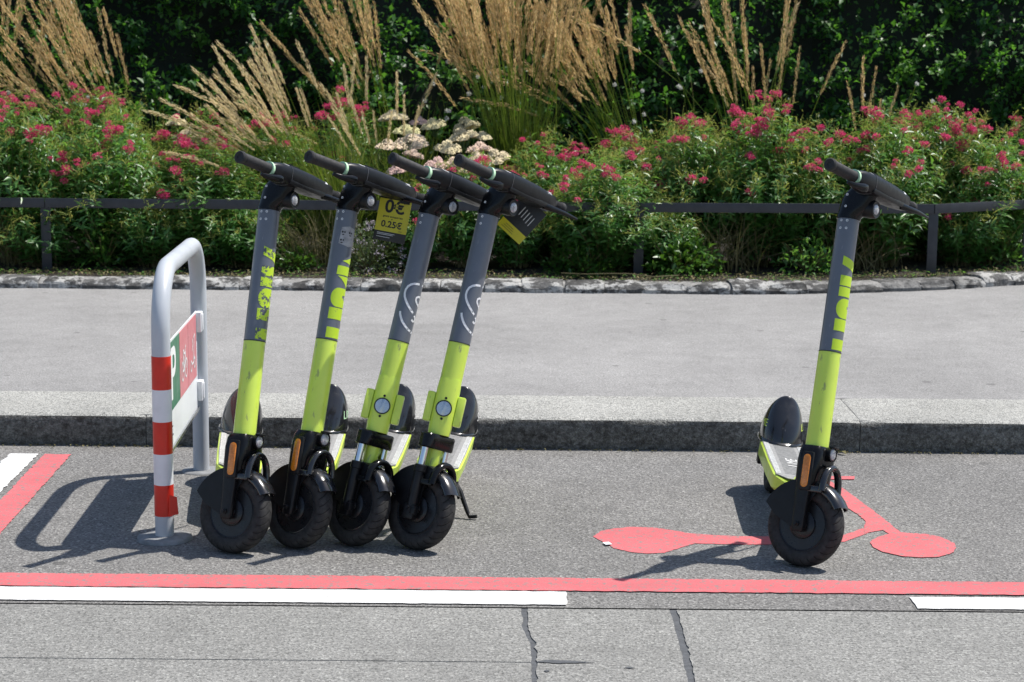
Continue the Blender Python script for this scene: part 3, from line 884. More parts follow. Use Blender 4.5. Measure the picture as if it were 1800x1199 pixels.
# letters on the tube, in (angle from the front in degrees, height above the colour joint in m)
def tube_patch(mb, poly, lift=0.0007):
    bm = bmesh.new()
    f = bm.faces.new([bm.verts.new((R_(a) * TUR, v, 0)) for a, v in poly])
    for deg in range(-170, 171, 8):
        u = R_(deg) * TUR
        bmesh.ops.bisect_plane(bm, geom=bm.verts[:] + bm.edges[:] + bm.faces[:], plane_co=(u, 0, 0), plane_no=(1, 0, 0))
    bmesh.ops.triangulate(bm, faces=bm.faces[:])
    bm.verts.index_update()
    mb.add([on_tube(v.co.x / TUR, ZJ + v.co.y, TUR + lift) for v in bm.verts], [[v.index for v in f.verts] for f in bm.faces])
    bm.free()
def f_letters(variant):
    def f(mb):
        rect = lambda a0, a1, v0, v1: tube_patch(mb, [(a0, v0), (a1, v0), (a1, v1), (a0, v1)])
        rect(-57, 40, 0.006, 0.041); rect(41, 62, 0.006, 0.060)
        rect(-60, 62, 0.068, 0.106)
        # round letter with a slot
        outer = [(62, 0.110)] + [(-22 - 40 * math.sin(math.pi * k / 14), 0.141 - 0.032 * math.cos(math.pi * k / 14)) for k in range(15)] + [(62, 0.173), (62, 0.150), (5, 0.150), (5, 0.141), (18, 0.141), (18, 0.135), (62, 0.135)]
        tube_patch(mb, outer)
        if variant == 1:
            tube_patch(mb, [(-42, 0.212), (62, 0.212), (62, 0.150 + 0.026), (30, 0.177), (5, 0.190), (-20, 0.203)])
            rect(-50, 62, 0.216, 0.246)
        else:
            rect(-59, 62, 0.179, 0.210)
            rect(-60, 62, 0.214, 0.247)
        tube_patch(mb, [(-60, 0.281), (62, 0.218 + 0.034), (62, 0.285), (-60, 0.310)] if variant == 0 else [(-30, 0.262), (62, 0.252), (62, 0.285)])
    return f
def f_swirl(mb):
    px = [[(628, 750), (610, 749), (590, 752), (572, 760), (556, 772), (544, 790), (538, 810), (538, 828), (543, 845), (552, 864), (562, 880), (574, 897), (583, 915), (586, 928), (581, 938), (573, 941), (568, 934)],
          [(614, 810), (604, 812), (596, 819), (593, 830), (595, 842), (600, 852), (607, 862)],
          [(513, 905), (513, 920), (517, 938), (523, 954), (532, 968), (543, 981), (556, 992), (572, 999)]]
    for pl in px:
        P = []
        for x, y in pl:
            c = 665 - 0.25 * (y - 383)
            s_ = max(-0.98, min(0.98, (x - c) / 54.0))
            P.append(Vector((math.asin(s_) - R_(52), (1055 - y) / 672 * (ZG - ZJ), 0)))
        w = 0.0036
        L = []
        for i, p in enumerate(P):
            d = P[min(i + 1, len(P) - 1)] - P[max(i - 1, 0)]
            d = Vector((d.x * TUR, d.y, 0)).normalized()
            n_ = Vector((-d.y / TUR, d.x, 0)) * w
            L.append((p - n_, p + n_))
        for (a0, a1), (b0, b1) in zip(L[:-1], L[1:]):
            mb.add([on_tube(q.x, ZJ + q.y, TUR + 0.0008) for q in (a0, b0, b1, a1)], [(0, 1, 2, 3)])

def f_clampB(mb):
    mb.loft([[(x, y, z) for x, y in rrect(hx, hy, p=4)] for z, hx, hy in ((0.200, 0.066, 0.026), (0.204, 0.070, 0.029), (0.244, 0.070, 0.029), (0.2485, 0.066, 0.026))])
def f_stanchion(sx):
    def f(mb): mb.lathe([(0.10, 0.0125), (0.205, 0.0125)], 'Z', 20, (sx * 0.053, 0, 0))
    return f
def f_legB(sx):
    def f(mb):
        mb.lathe([(-0.01, 0.015), (0.02, 0.017), (0.118, 0.017), (0.120, 0.020), (0.140, 0.020), (0.143, 0.015)], 'Z', 20, (sx * 0.053, 0, 0))
        mb.box((sx * 0.053, 0, -0.012), (0.026, 0.042, 0.05), 0.005)
        mb.box((sx * 0.060, -0.018, -0.008), (0.018, 0.02, 0.026), 0.003)
    return f
def f_headB(mb):
    secs = [(0.2495, 0.036, 0.036), (0.275, 0.038, 0.038), (0.40, 0.038, 0.038), (0.435, 0.0358, 0.0358)]
    mb.loft([[(x, y, z) for x, y in rrect(hx, hy, p=2.6, n=8)] for z, hx, hy in secs])
    mb.lathe([(0.10, 0.024), (0.2495, 0.024)], 'Z', 20)
def f_ear(sx):
    def f(mb): mb.box((sx * 0.050, 0.004, 0.335), (0.026, 0.048, 0.098), 0.006)
    return f
def f_lock(mb): mb.lathe([(-0.0375, 0.027), (-0.0405, 0.027), (-0.0405, 0.0235), (-0.039, 0.0235)], 'Y', 28, (0, 0, 0.335))
def f_lockface(mb):
    mb.lathe([(-0.037, 0.0232), (-0.0398, 0.0232), (-0.0402, 0.003)], 'Y', 28, (0, 0, 0.335))
    mb.box((0, -0.0405, 0.335), (0.010, 0.002, 0.044), 0.001)
def f_lockdots(mb):
    for z in (0.301, 0.369): mb.lathe([(-0.036, 0.0042), (-0.0395, 0.0042), (-0.0395, 0.001)], 'Y', 12, (0, 0, z))

# body (fixed to the deck); origin at the front axle
def f_frame(mb):
    mb.tube([(0, 0.42, 0.036), (0, 0.33, 0.040), (0, 0.25, 0.062), (0, 0.17, 0.115), (0, 0.105, 0.165), (0, 0.055, 0.185)], [0.030, 0.032, 0.032, 0.031, 0.030, 0.028], 16)
def deck_ring(y, hw, z0, z1):
    return [(-hw, y, z0 + 0.012), (-hw, y, z1 - 0.004), (-hw + 0.005, y, z1), (hw - 0.005, y, z1), (hw, y, z1 - 0.004), (hw, y, z0 + 0.012), (hw - 0.016, y, z0), (-hw + 0.016, y, z0)]
def f_deck(mb):
    mb.loft([deck_ring(y, hw, z0, z1) for y, hw, z0, z1 in ((0.318, 0.030, 0.024, 0.050), (0.335, 0.040, 0.016, 0.056), (0.385, 0.070, 0.008, 0.063), (0.41, 0.077, 0.004, 0.065), (0.60, 0.079, 0.002, 0.065), (0.935, 0.077, 0.002, 0.065), (0.955, 0.070, 0.008, 0.060))])
def f_tray(mb):
    mb.loft([deck_ring(y, hw, z0, z1) for y, hw, z0, z1 in ((0.345, 0.034, 0.006, 0.026), (0.39, 0.060, -0.002, 0.026), (0.60, 0.066, -0.012, 0.026), (0.92, 0.066, -0.012, 0.026))])
def f_tread(mb):
    z = 0.0672
    pts = [(-0.034, 0.345), (0.034, 0.345), (0.070, 0.392), (0.0735, 0.60), (0.071, 0.91), (-0.071, 0.91), (-0.0735, 0.60), (-0.070, 0.392)]
    mb.prism([Vector((x, y, 0.0645)) for x, y in pts], (0, 0, z - 0.0645))
    n = 24
    for i in range(n):
        y = 0.42 + (0.87 - 0.42) * i / (n - 1)
        mb.box((0, y, z + 0.0004), (0.074, 0.004, 0.0016))
def f_strip(sx):
    def f(mb):
        n = 62
        mb.box((sx * 0.0685, 0.645, 0.0678), (0.0012, 0.49, 0.002))
        for i in range(n):
            y = 0.402 + (0.895 - 0.402) * i / (n - 1)
            mb.box((sx * 0.060, y, 0.0678), (0.0175, 0.0042, 0.0022))
    return f
def dome(t, q):
    """rear mudguard surface, t height 0..1, q around"""
    h = 0.072 + 0.162 * t
    k = max(0.0, 1 - t ** 2.3) ** 0.5
    hx = 0.077 * max(0.0, 1 - t ** 2.1) ** 0.52
    yf = 0.880 + 0.085 * t ** 1.4; yb = 1.10 - 0.10 * t ** 2.2
    kk = max(0.02, k ** 0.75)
    cy, hy = (yf + yb) / 2, (yb - yf) / 2 * kk
    c, s_ = math.cos(q), math.sin(q)
    return Vector((hx * math.copysign(abs(c) ** 0.85, c), cy + hy * math.copysign(abs(s_) ** 0.85, s_), h))
def f_dome(mb):
    ts = [0, 0.08, 0.2, 0.34, 0.48, 0.62, 0.74, 0.84, 0.91, 0.96, 0.985, 0.998]
    rings = [[dome(t, 2 * math.pi * k / 40) for k in range(40)] for t in ts]
    mb.loft(rings, cap0=False)
    lip = []
    for zz, gg in ((0.060, 1.06), (0.072, 1.075), (0.077, 1.015)):
        lip.append([Vector((p.x * gg, 0.99 + (p.y - 0.99) * gg, zz)) for p in rings[0]])
    mb.loft(lip, cap0=False, cap1=False)
def f_tail(sx):
    def f(mb):
        mb.box((sx * 0.056, 0.965, 0.012), (0.016, 0.16, 0.065), 0.006)
        mb.box((sx * 0.062, 0.99, -0.008), (0.018, 0.05, 0.045), 0.006)
    return f

def dome_text(body, size, mat, t0, q0, flip=1):
    me = text_mesh(body, size, mat)
    for v in me.vertices:
        u, w = v.co.x, v.co.y
        p = dome(min(0.97, max(0.0, t0 + w / 0.176)), q0 + flip * u / 0.085)
        c = Vector((0, 0.99, p.z))
        v.co = p + (p - c).normalized() * 0.0012
    return me

RingA = [R_(-98), R_(-67)]
def make_scooter(P, psi, lam, dl, gen, label, letters=None, dome_t=None, bartext=None):
    a = Vector((0, math.sin(RHO), math.cos(RHO)))
    B = Matrix.Rotation(R_(psi), 4, 'Z') @ Matrix.Rotation(R_(lam), 4, 'Y')
    N = (B @ Matrix.Rotation(R_(dl), 4, a)).to_3x3() @ Vector((1, 0, 0))
    cz = (WR - 0.03) * math.sqrt(1 - N.z ** 2) + 0.03
    C = Vector((P[0], P[1], cz))
    W = Matrix.Translation(C) @ B @ Matrix.Translation((0, 0, -WR))
    root = bpy.data.objects.new('kick_scooter', None)
    root.empty_display_size = 0.1
    COL.objects.link(root)
    root.matrix_world = W
    tag(root, label, 'scooter', 'parked electric kick scooters')
    LBd = Matrix.Translation((0, 0, WR))
    LS0 = LBd @ Matrix.Rotation(-RHO, 4, 'X')
    LS = LS0 @ Matrix.Rotation(R_(dl), 4, 'Z')
    S = lambda n, k, f, m, sm=40: part(n, k, f, m, root, LS, sm)
    D = lambda n, k, f, m, sm=40: part(n, k, f, m, root, LBd, sm)
    # wheels
    fw = S('front_wheel', 'rimF', f_rim(WR), M_rim)
    part('tyre', 'tyreF', f_tyre(WR), M_tyre, fw, None, 60)
    for sx in (-1, 1):
        part('axle_nut', ('nut', sx), f_nut(sx), M_black if gen == 'A' else M_steel, fw, None, 20)
    rw = part('rear_wheel', 'rimR', f_rim(0.12), M_rim, root, LBd @ Matrix.Translation((0, 0.985, -0.010)))
    part('tyre', 'tyreR', f_tyre(0.12), M_tyre, rw, None, 60)
    # fork
    mg = S('front_mudguard', 'visor', f_visor(R_(-66), R_(62), 0.1405, 0.0375, 0.018), M_fender, 50)
    for sx in (-1, 1):
        part('mudguard_side', ('sideplate', sx), f_sideplate(sx), M_black, mg, None, 30)
    if gen == 'A':
        S('stem', 'stemA', f_stem(ZL, ZJ, TUR + 0.0012, TUR), M_lime, 60)
        cr = S('fork_crown', 'crownA', f_crownA, M_gloss, 40)
        lp = part('front_lamp', 'lampA', f_lamp, M_black, cr)
        part('lens', 'lamplens', f_lamplens, M_lens, lp, None, 60)
        for sx in (-1, 1):
            S('fork_leg', ('legA', sx), f_legA(sx), M_black)
            rh = S('reflector_housing', ('rh', sx), f_reflhouse(sx), M_black)
            part('reflector', ('rf', sx), f_refl(sx), M_amber, rh, None, 50)
        S('fork_brace', 'archA', f_arch(0.053, 0.112, 0.190, 0.066, 0.0125, 0.7, 0.018), M_fender, 60)
    else:
        hd = part('stem', 'headB', f_headB, M_lime, root, LS0, 50)
        part('stem_sleeve', 'stemB', f_stem(0.43, ZJ, TUR + 0.0006, TUR), M_lime, root, LS0, 60)
        for sx in (-1, 1):
            part('hinge_block', ('ear', sx), f_ear(sx), M_lime, hd)
        lk = part('lock', 'lock', f_lock, M_black, hd)
        part('lock_face', 'lockface', f_lockface, M_steel, lk, None, 40)
        part('screw_hole', 'lockdots', f_lockdots, M_black, lk)
        S('fork_crown', 'clampB', f_clampB, M_gloss)
        for sx in (-1, 1):
            S('stanchion', ('stan', sx), f_stanchion(sx), M_chrome, 60)
            S('fork_leg', ('legB', sx), f_legB(sx), M_black)
        S('fork_brace', 'archB', f_arch(0.052, 0.088, 0.156, 0.060, 0.0145, 0.7, 0.012), M_gloss, 60)
    # column and handlebar
    col = S('steering_column', 'grey', f_stem(ZJ, ZG, TUR, TUR), M_grey, 60)
    part('joint_line', 'joint', f_joint, M_ink, col)
    if gen == 'A':
        part('rivet', 'rivA', f_rivets(RingA, (0.980, 0.955), 0.0018, 0.0040), M_wht, col, None, 0)
        part('rivet_hole', 'rivA0', f_rivets(RingA, (0.980, 0.955), 0, 0.0018), M_ink, col, None, 0)
        if letters is not None:
            part('lettering', ('let', letters[0], letters[1].name), f_letters(letters[0]), letters[1], col, None, 0)
    else:
        part('rivet', 'rivB', f_rivets([R_(-83)], (0.978, 0.954), 0.0018, 0.0042), M_wht, col, None, 0)
        part('rivet_hole', 'rivB0', f_rivets([R_(-83)], (0.978, 0.954), 0, 0.0018), M_ink, col, None, 0)
        part('swirl_emblem', 'swirl', f_swirl, M_wht, col, None, 0)
    nk = S('handlebar_neck', 'neck', f_neck, M_gloss, 60)
    part('rivet', 'rivN', f_rivets([R_(-84)], (1.026, 1.064), 0.0018, 0.0040, 0.0372), M_wht, nk, None, 0)
    hb = S('handlebar', 'bar', f_bar, M_black, 40)
    part('seam', 'seam', f_seam, M_seam, hb)
    sc_ = part('screen', 'screen', f_screen, M_black, hb)
    part('screen_print', 'prints', f_prints, M_wht, hb, None, 0)
    if bartext:
        if bartext == 'label':
            part('bar_label', 'barlabel', lambda mb: mb.box((0.165, -FH - 0.0275, ZH + 0.0215), (0.024, 0.002, 0.011), 0, Matrix.Rotation(R_(-45), 4, 'X')), M_wht, hb, None, 0)
        else:
            me = text_mesh(bartext, 0.016, M_wht)
            link(bpy.data.objects.new('lettering', me), hb, frame((0.165, -FH - 0.0285, ZH + 0.0225), (1, 0, 0), (0, 0.7, 0.72)))
    for sx in (-1, 1):
        g = S('grip', ('grip', sx), f_grip(sx), M_rubber, 30)
        if sx < 0: part('grip_ring', ('gring', sx), f_gring(sx), M_ring, g, None, 30)
    S('brake_lever', 'brake', f_brake, M_gloss, 60)
    S('throttle_lever', 'throttle', f_throttle, M_gloss, 60)
    pod = S('headlight', 'pod', f_pod, M_black, 40)
    part('lens', 'podlens', f_podlens, M_lens, pod, None, 60)
    # deck
    D('frame_neck', 'frame', f_frame, M_lime, 60)
    dk = D('deck', 'deck', f_deck, M_lime, 30)
    part('battery_tray', 'tray', f_tray, M_black, dk, None, 30)
    part('tread_mat', 'tread', f_tread, M_mat, dk, None, 0)
    for sx in (-1, 1):
        part('grip_strip', ('strip', sx), f_strip(sx), M_matw, dk, None, 0)
    if gen == 'A':
        link(bpy.data.objects.new('lettering', text_mesh('LIME', 0.06, M_matw)), dk, frame((0.008, 0.60, 0.0695), (0, 1, 0), (-1, 0, 0)))
    rm = D('rear_mudguard', 'dome', f_dome, M_fender, 60)
    if dome_t:
        for q0 in (R_(-8), R_(188)):
            me = dome_text(dome_t[0], dome_t[2], dome_t[1], 0.36, q0)
            link(bpy.data.objects.new('lettering', me), rm)
    for sx in (-1, 1):
        D('rear_bracket', ('tail', sx), f_tail(sx), M_black)
    # kickstand: foot rests on the ground beside the deck
    foot = C + Matrix.Rotation(R_(psi), 3, 'Z') @ Vector((0.122, 0.375, 0)); foot.z = 0.010
    Bi = B.to_3x3().inverted()
    fl = Bi @ (foot - C)
    tip = Bi @ (foot + Matrix.Rotation(R_(psi), 3, 'Z') @ Vector((0.026, -0.004, 0.002)) - C)
    p0 = Vector((0.062, 0.43, 0.004))
    mb = MB().box((0.058, 0.43, -0.006), (0.04, 0.05, 0.026), 0.005)
    mb.tube([p0, p0.lerp(fl, 0.30) + Vector((0.006, 0, 0.004)), p0.lerp(fl, 0.88), fl, tip], [0.011, 0.009, 0.007, 0.0075, 0.0065], 12)
    mb.build('kickstand', M_black, root, LBd, 50)
    return root

SCO = [((-0.882, 5.864), 7.65, 7.16, 54.1, 'A'), ((-0.684, 5.927), 1.14, 8.5, 50.2, 'A'), ((-0.496, 5.966), -2.06, 12.6, 48.2, 'B'), ((-0.289, 5.926), -4.0, 11.5, 54.1, 'B'), ((0.933, 5.765), -2.6, 8.0, 52.8, 'A')]
LAB = ['lime and grey kick scooter with badly peeled lettering, next to the hoop barrier',
       'lime and grey kick scooter with a grey sticker on its column and amber reflector',
       'kick scooter with white swirl emblem, between the sticker scooter and its twin',
       'kick scooter with white swirl emblem at the open end of the row of four',
       'lone lime and grey kick scooter standing apart on the red painted pictogram']
EXTRA = [dict(letters=(0, M_dec_worn), bartext='label'), dict(letters=(1, M_dec_mid), bartext='LIME', dome_t=('LIME', M_ring, 0.045)), dict(bartext='LIME', dome_t=('S', M_matw, 0.05)), dict(bartext='LIME', dome_t=('S', M_matw, 0.05)), dict(letters=(0, M_dec_ok), bartext='label', dome_t=('LIME', M_lime, 0.04))]
scooters = [make_scooter(*s_, LAB[i], **EXTRA[i]) for i, s_ in enumerate(SCO)]

# sticker with small dark prints on the column of the second scooter
def f_sticker(mb): tube_patch(mb, [(-66, 0.318), (-10, 0.310), (22, 0.316), (24, 0.372), (-20, 0.378), (-60, 0.372)], 0.0010)
def f_blots(mb):
    for (ca, cv) in ((-46, 0.354), (-8, 0.354), (-48, 0.327)):
        for (da, dv, w, h) in ((-7, 0.003, 5, 0.0035), (5, 0.003, 4, 0.003), (-2, -0.006, 6, 0.002)):
            tube_patch(mb, [(ca + da + w * math.cos(2 * math.pi * k / 8), cv + dv + h * math.sin(2 * math.pi * k / 8)) for k in range(8)], 0.0016)
c2 = [o for o in scooters[1].children if o.name.startswith('steering_column')][0]
stk = part('sticker', 'sticker', f_sticker, M_stick, c2, None, 0)
part('sticker_print', 'blots', f_blots, M_ink, stk, None, 0)

# price tags hung on two handlebars
def tag_frame(pts_tl, pts_tr, pts_bl):
    tl, tr, bl = Vector(pts_tl), Vector(pts_tr), Vector(pts_bl)
    return tl, (tr - tl), (bl - tl)
def at_depth(p, Y):
    k = Y / p[1]
    return Vector((p[0] * k, Y, CAM_H + (p[2] - CAM_H) * k))
tl, tr, bl = at_depth((-0.428, 6.05, 1.130), 6.30), at_depth((-0.327, 6.05, 1.112), 6.29), at_depth((-0.453, 6.05, 0.994), 6.28)
X_, Y_ = tr - tl, tl - bl
W_, H_ = X_.length, Y_.length
ta = bpy.data.objects.new('price_tag', None); ta.empty_display_size = 0.05
COL.objects.link(ta); ta.matrix_world = frame(bl, X_, Y_)
tag(ta, 'yellow and black price tag reading 0 euro, hung on a scooter handlebar', 'tag')
MB().box((W_ / 2, H_ / 2 + 0.004, 0), (W_, H_ + 0.01, 0.0016), 0.0004).build('card', M_tagk, ta)
MB().box((W_ / 2, H_ * 0.60, 0.0012), (W_, H_ * 0.76, 0.001)).build('yellow_field', M_tagy, ta)
def tag_text(body, size, x, y, mat, bold=0.0, par=ta, z=0.0022):
    link(bpy.data.objects.new('lettering', text_mesh(body, size, mat, bold=bold)), par, Matrix.Translation((x, y, z)))
tag_text('0€', 0.060, W_ * 0.52, H_ * 0.80, M_ink, 0.0016)
tag_text('gratis entsperren', 0.0098, W_ * 0.5, H_ * 0.575, M_ink, 0.0002)
tag_text('+', 0.010, W_ * 0.48, H_ * 0.51, M_ink, 0.0003)
tag_text('0.25€', 0.030, W_ * 0.50, H_ * 0.385, M_ink, 0.0008)
tag_text('/min', 0.0075, W_ * 0.80, H_ * 0.265, M_ink)
for k, (w, yy) in enumerate(((0.06, 0.17), (0.055, 0.14), (0.045, 0.08))):
    MB().box((0.010 + w / 2, H_ * yy, 0.0015), (w, 0.0013, 0.0008)).build('small_print', M_wht, ta, None, 0)
MB().box((W_ * 0.80, H_ + 0.004, 0.002), (0.03, 0.03, 0.004), 0.001).tube([(W_ * 0.80, H_, 0.001), (W_ * 0.82, H_ + 0.03, 0.0), (W_ * 0.84, H_ + 0.05, -0.01)], 0.003, 8).build('strap', M_black, ta)

tl, tr, bl = at_depth((-0.020, 6.1, 1.098), 6.34), at_depth((0.098, 6.1, 1.082), 6.34), at_depth((0.016, 6.1, 0.976), 6.30)
# back of the second tag: turned about 40 degrees
o_ = at_depth((-0.053, 6.1, 1.040), 6.30)
xd = at_depth((0.020, 6.1, 0.973), 6.28) - o_
xd_l = 0.104
yd = Vector((0.62, 0.05, 0.74))
tb = bpy.data.objects.new('price_tag', None); tb.empty_display_size = 0.05
COL.objects.link(tb); tb.matrix_world = frame(o_, xd, yd)
tag(tb, 'tilted black price tag with a yellow strip, hung on the end scooter of the row', 'tag')
MB().box((xd_l / 2, 0.068, 0), (xd_l, 0.136, 0.0016), 0.0004).build('card', M_tagk, tb)
MB().box((xd_l / 2, 0.017, 0.0012), (xd_l, 0.034, 0.001)).build('yellow_field', M_tagy, tb)
for k in range(5):
    MB().box((0.034 + 0.012 * k, 0.090 - 0.002 * k, 0.0015), (0.0028, 0.034, 0.0008)).build('small_print', M_matw, tb, None, 0)
for k in range(3):
    MB().box((0.038, 0.010 + 0.007 * k, 0.0022), (0.05 - 0.008 * k, 0.0012, 0.0006)).build('small_print', M_ink, tb, None, 0)
MB().tube([(0.06, 0.130, 0.001), (0.065, 0.155, 0.0), (0.07, 0.175, -0.01)], 0.003, 8).build('strap', M_black, tb)

# ------------------------------------------------------------------ plants
def norm(a): return a / np.maximum(np.linalg.norm(a, axis=-1, keepdims=True), 1e-9)
def leaf_cards(P, D, U, L, W, fold=0.25, droop=0.2):
    """lanceolate leaves folded along the midrib: P base, D direction, U up, L length, W width -> V, F(quads)"""
    n = len(P)
    D = norm(D); S = norm(np.cross(D, U)); U2 = np.cross(S, D)
    L = np.asarray(L)[:, None]; W = np.asarray(W)[:, None]
    b = P
    mid = P + D * L * 0.45 + U2 * L * 0.06
    l = mid - S * W * 0.5 + U2 * W * fold
    r = mid + S * W * 0.5 + U2 * W * fold
    t = P + D * L - U2 * L * droop
    V = np.stack([b, l, mid, r, t], 1).reshape(-1, 3)
    k = np.arange(n)[:, None] * 5
    F = np.concatenate([k + np.array([[0, 2, 4, 1]]), k + np.array([[0, 3, 4, 2]])], 0)
    return V, F
def ribbons(paths, widths, side=None):
    """paths (n,k,3), widths (n,k) -> V,F"""
    n, k, _ = paths.shape
    T = norm(np.gradient(paths, axis=1))
    if side is None:
        side = norm(rng.normal(size=(n, 1, 3)))
    S = norm(np.cross(T, np.broadcast_to(side, T.shape)))
    A = paths - S * widths[..., None] / 2; B = paths + S * widths[..., None] / 2
    V = np.stack([A, B], 2).reshape(-1, 3)
    i = (np.arange(n)[:, None] * (2 * k) + np.arange(k - 1)[None] * 2).reshape(-1, 1)
    F = i + np.array([[0, 1, 3, 2]])
    return V, F
def join(parts):
    Vs, Fs, Ms = [], [], []
    n = 0
    for V, F, m in parts:
        Vs.append(V); Fs.append(F + n); Ms.append(np.full(len(F), m)); n += len(V)
    return np.concatenate(Vs), np.concatenate(Fs), np.concatenate(Ms)
def stems_curves(n, r, h, base=0.35, k=7, bulge=0.25):
    q = rng.uniform(0, 2 * np.pi, n); rr = np.sqrt(rng.uniform(0, 1, n))
    tipr = rr * r; tiph = h * (1 - 0.55 * rr ** 2.2) * rng.uniform(0.82, 1.05, n)
    b = np.stack([np.cos(q) * rr * r * base, np.sin(q) * rr * r * base, np.zeros(n)], 1)
    t = np.stack([np.cos(q) * tipr, np.sin(q) * tipr, tiph], 1) + rng.normal(0, 0.03, (n, 3))
    m = (b + t) / 2 + np.stack([np.cos(q) * -bulge * tipr, np.sin(q) * -bulge * tipr, 0.12 * tiph], 1) + rng.normal(0, 0.02, (n, 3))
    s = np.linspace(0, 1, k)[None, :, None]
    return (1 - s) ** 2 * b[:, None] + 2 * s * (1 - s) * m[:, None] + s ** 2 * t[:, None]
def curve_at(C, t):
    k = C.shape[1]
    x = t * (k - 1); i = np.clip(x.astype(int), 0, k - 2); f = (x - i)[..., None]
    n = np.arange(C.shape[0])[:, None]
    return C[n, i] * (1 - f) + C[n, i + 1] * f, norm(C[n, i + 1] - C[n, i])

def valerian_mesh(h, r, nst, npair, mats=None):
    C = stems_curves(nst, r, h)
    parts = []
    t = np.linspace(0.08, 0.97, npair)[None, :] + rng.uniform(-0.03, 0.03, (nst, npair))
    keep = rng.uniform(0, 1, t.shape) < (0.55 + 0.45 * np.clip((t - 0.2) / 0.35, 0, 1))
    P, T = curve_at(C, np.clip(t, 0, 1))
    ang = rng.uniform(0, 2 * np.pi, (nst, 1)) + np.arange(npair)[None] * (np.pi / 2) + rng.normal(0, 0.3, t.shape)
    for sgn in (0, np.pi):
        a = ang + sgn
        ref = np.broadcast_to(np.array([0.0, 0.0, 1.0]), T.shape)
        X = norm(np.cross(T, ref + np.array([0.3, 0.1, 0]))); Yv = np.cross(T, X)
        out = X * np.cos(a)[..., None] + Yv * np.sin(a)[..., None]
        D = out * 0.85 + T * rng.uniform(0.2, 0.75, t.shape)[..., None]
        L = rng.uniform(0.05, 0.12, t.shape) * (1.15 - 0.5 * t)
        m = keep
        parts.append((*leaf_cards(P[m], D[m], T[m] + rng.normal(0, 0.25, T[m].shape), L[m], L[m] * rng.uniform(0.20, 0.30, m.sum()), 0.22, 0.18), 0))
    parts.append((*ribbons(C, np.linspace(0.006, 0.003, C.shape[1])[None].repeat(nst, 0)), 1))
    # airy seed sprays at some tips
    sel = rng.uniform(0, 1, nst) < 0.5
    tip = C[sel, -1]; nn = len(tip)
    for j in range(9):
        d = norm(rng.normal(0, 0.6, (nn, 3)) + np.array([0, 0, 0.8]))
        s = np.linspace(0, 1, 4)[None, :, None]
        l = rng.uniform(0.035, 0.10, (nn, 1, 1))
        st = tip + rng.normal(0, 0.015, tip.shape)
        pa = st[:, None] + d[:, None] * s * l + np.array([0, 0, -0.02]) * s ** 2
        parts.append((*ribbons(pa, np.array([[0.0028, 0.0026, 0.004, 0.001]]).repeat(nn, 0)), 2))
        e = st + d * l[:, 0] * rng.uniform(0.5, 1, (nn, 1))
        parts.append((*leaf_cards(e, norm(rng.normal(size=(nn, 3))), rng.normal(size=(nn, 3)), np.full(nn, 0.018), np.full(nn, 0.006)), 2))
    V, F, M = join(parts)
    return np_mesh('foliage', V, F, mats or [M_val, M_stalk, M_valstem], M), C[:, -1]

def cluster_mesh(r, n):
    d = norm(rng.normal(size=(n, 3)) + np.array([0, 0, 0.55]))
    P = d * np.array([r, r, r * 0.65]) * rng.uniform(0.45, 1.0, (n, 1))
    V, F = leaf_cards(P, norm(d + rng.normal(0, 0.8, d.shape)), rng.normal(size=d.shape), rng.uniform(0.008, 0.015, n), rng.uniform(0.006, 0.011, n), 0.2, 0.1)
    return np_mesh('flower_cluster', V, F, M_pink)
clusters = [cluster_mesh(r, n) for r, n in ((0.030, 95), (0.038, 130), (0.025, 70), (0.045, 150), (0.033, 80))]
val_full = [valerian_mesh(1.0, 0.42, 250, 16) for _ in range(4)]
val_low = [valerian_mesh(0.62, 0.34, 150, 12) for _ in range(2)]

def soil_z(x): return 0.19
val_count = 0
def valerian(x, y, sh, sr, nfl, label, kind='full', rz=None, fl_bias=0.0):
    global val_count
    me, tips = (val_full if kind == 'full' else val_low)[val_count % (4 if kind == 'full' else 2)]
    val_count += 1
    rz = random.uniform(0, 6.28) if rz is None else rz
    root = empty('valerian_plant', (x, y, soil_z(x)), 0, label=label, cat='plant', group='red valerian in the flower bed')
    M = Matrix.Rotation(rz, 4, 'Z') @ Matrix.Diagonal((sr, sr, sh, 1))
    link(bpy.data.objects.new('foliage', me), root, M)
    wt = [M @ Vector(t) for t in tips]
    # flowers sit on the highest and the sunny / street-side tips
    sc = sorted(range(len(wt)), key=lambda i: -(wt[i].z + fl_bias * -wt[i].y * 0.8 + random.uniform(-0.42, 0.42) * sh))
    for i in sc[:int(nfl * 1.35)]:
        p = wt[i] + Vector((0, 0, 0.012))
        base = random.uniform(0.62, 1.12)
        k = random.randint(1, 3)
        for j in range(k):
            o = bpy.data.objects.new('flower_cluster', random.choice(clusters))
            off_ = Vector((random.gauss(0, 0.035), random.gauss(0, 0.035), random.gauss(0, 0.02))) if j else Vector()
            s_ = base * (0.75 if j else 1)
            link(o, root, Matrix.Translation(p + off_) @ Matrix.Rotation(random.uniform(0, 6.28), 4, 'Z') @ Matrix.Rotation(random.gauss(0, 0.4), 4, 'X') @ Matrix.Scale(s_, 4))
    return root

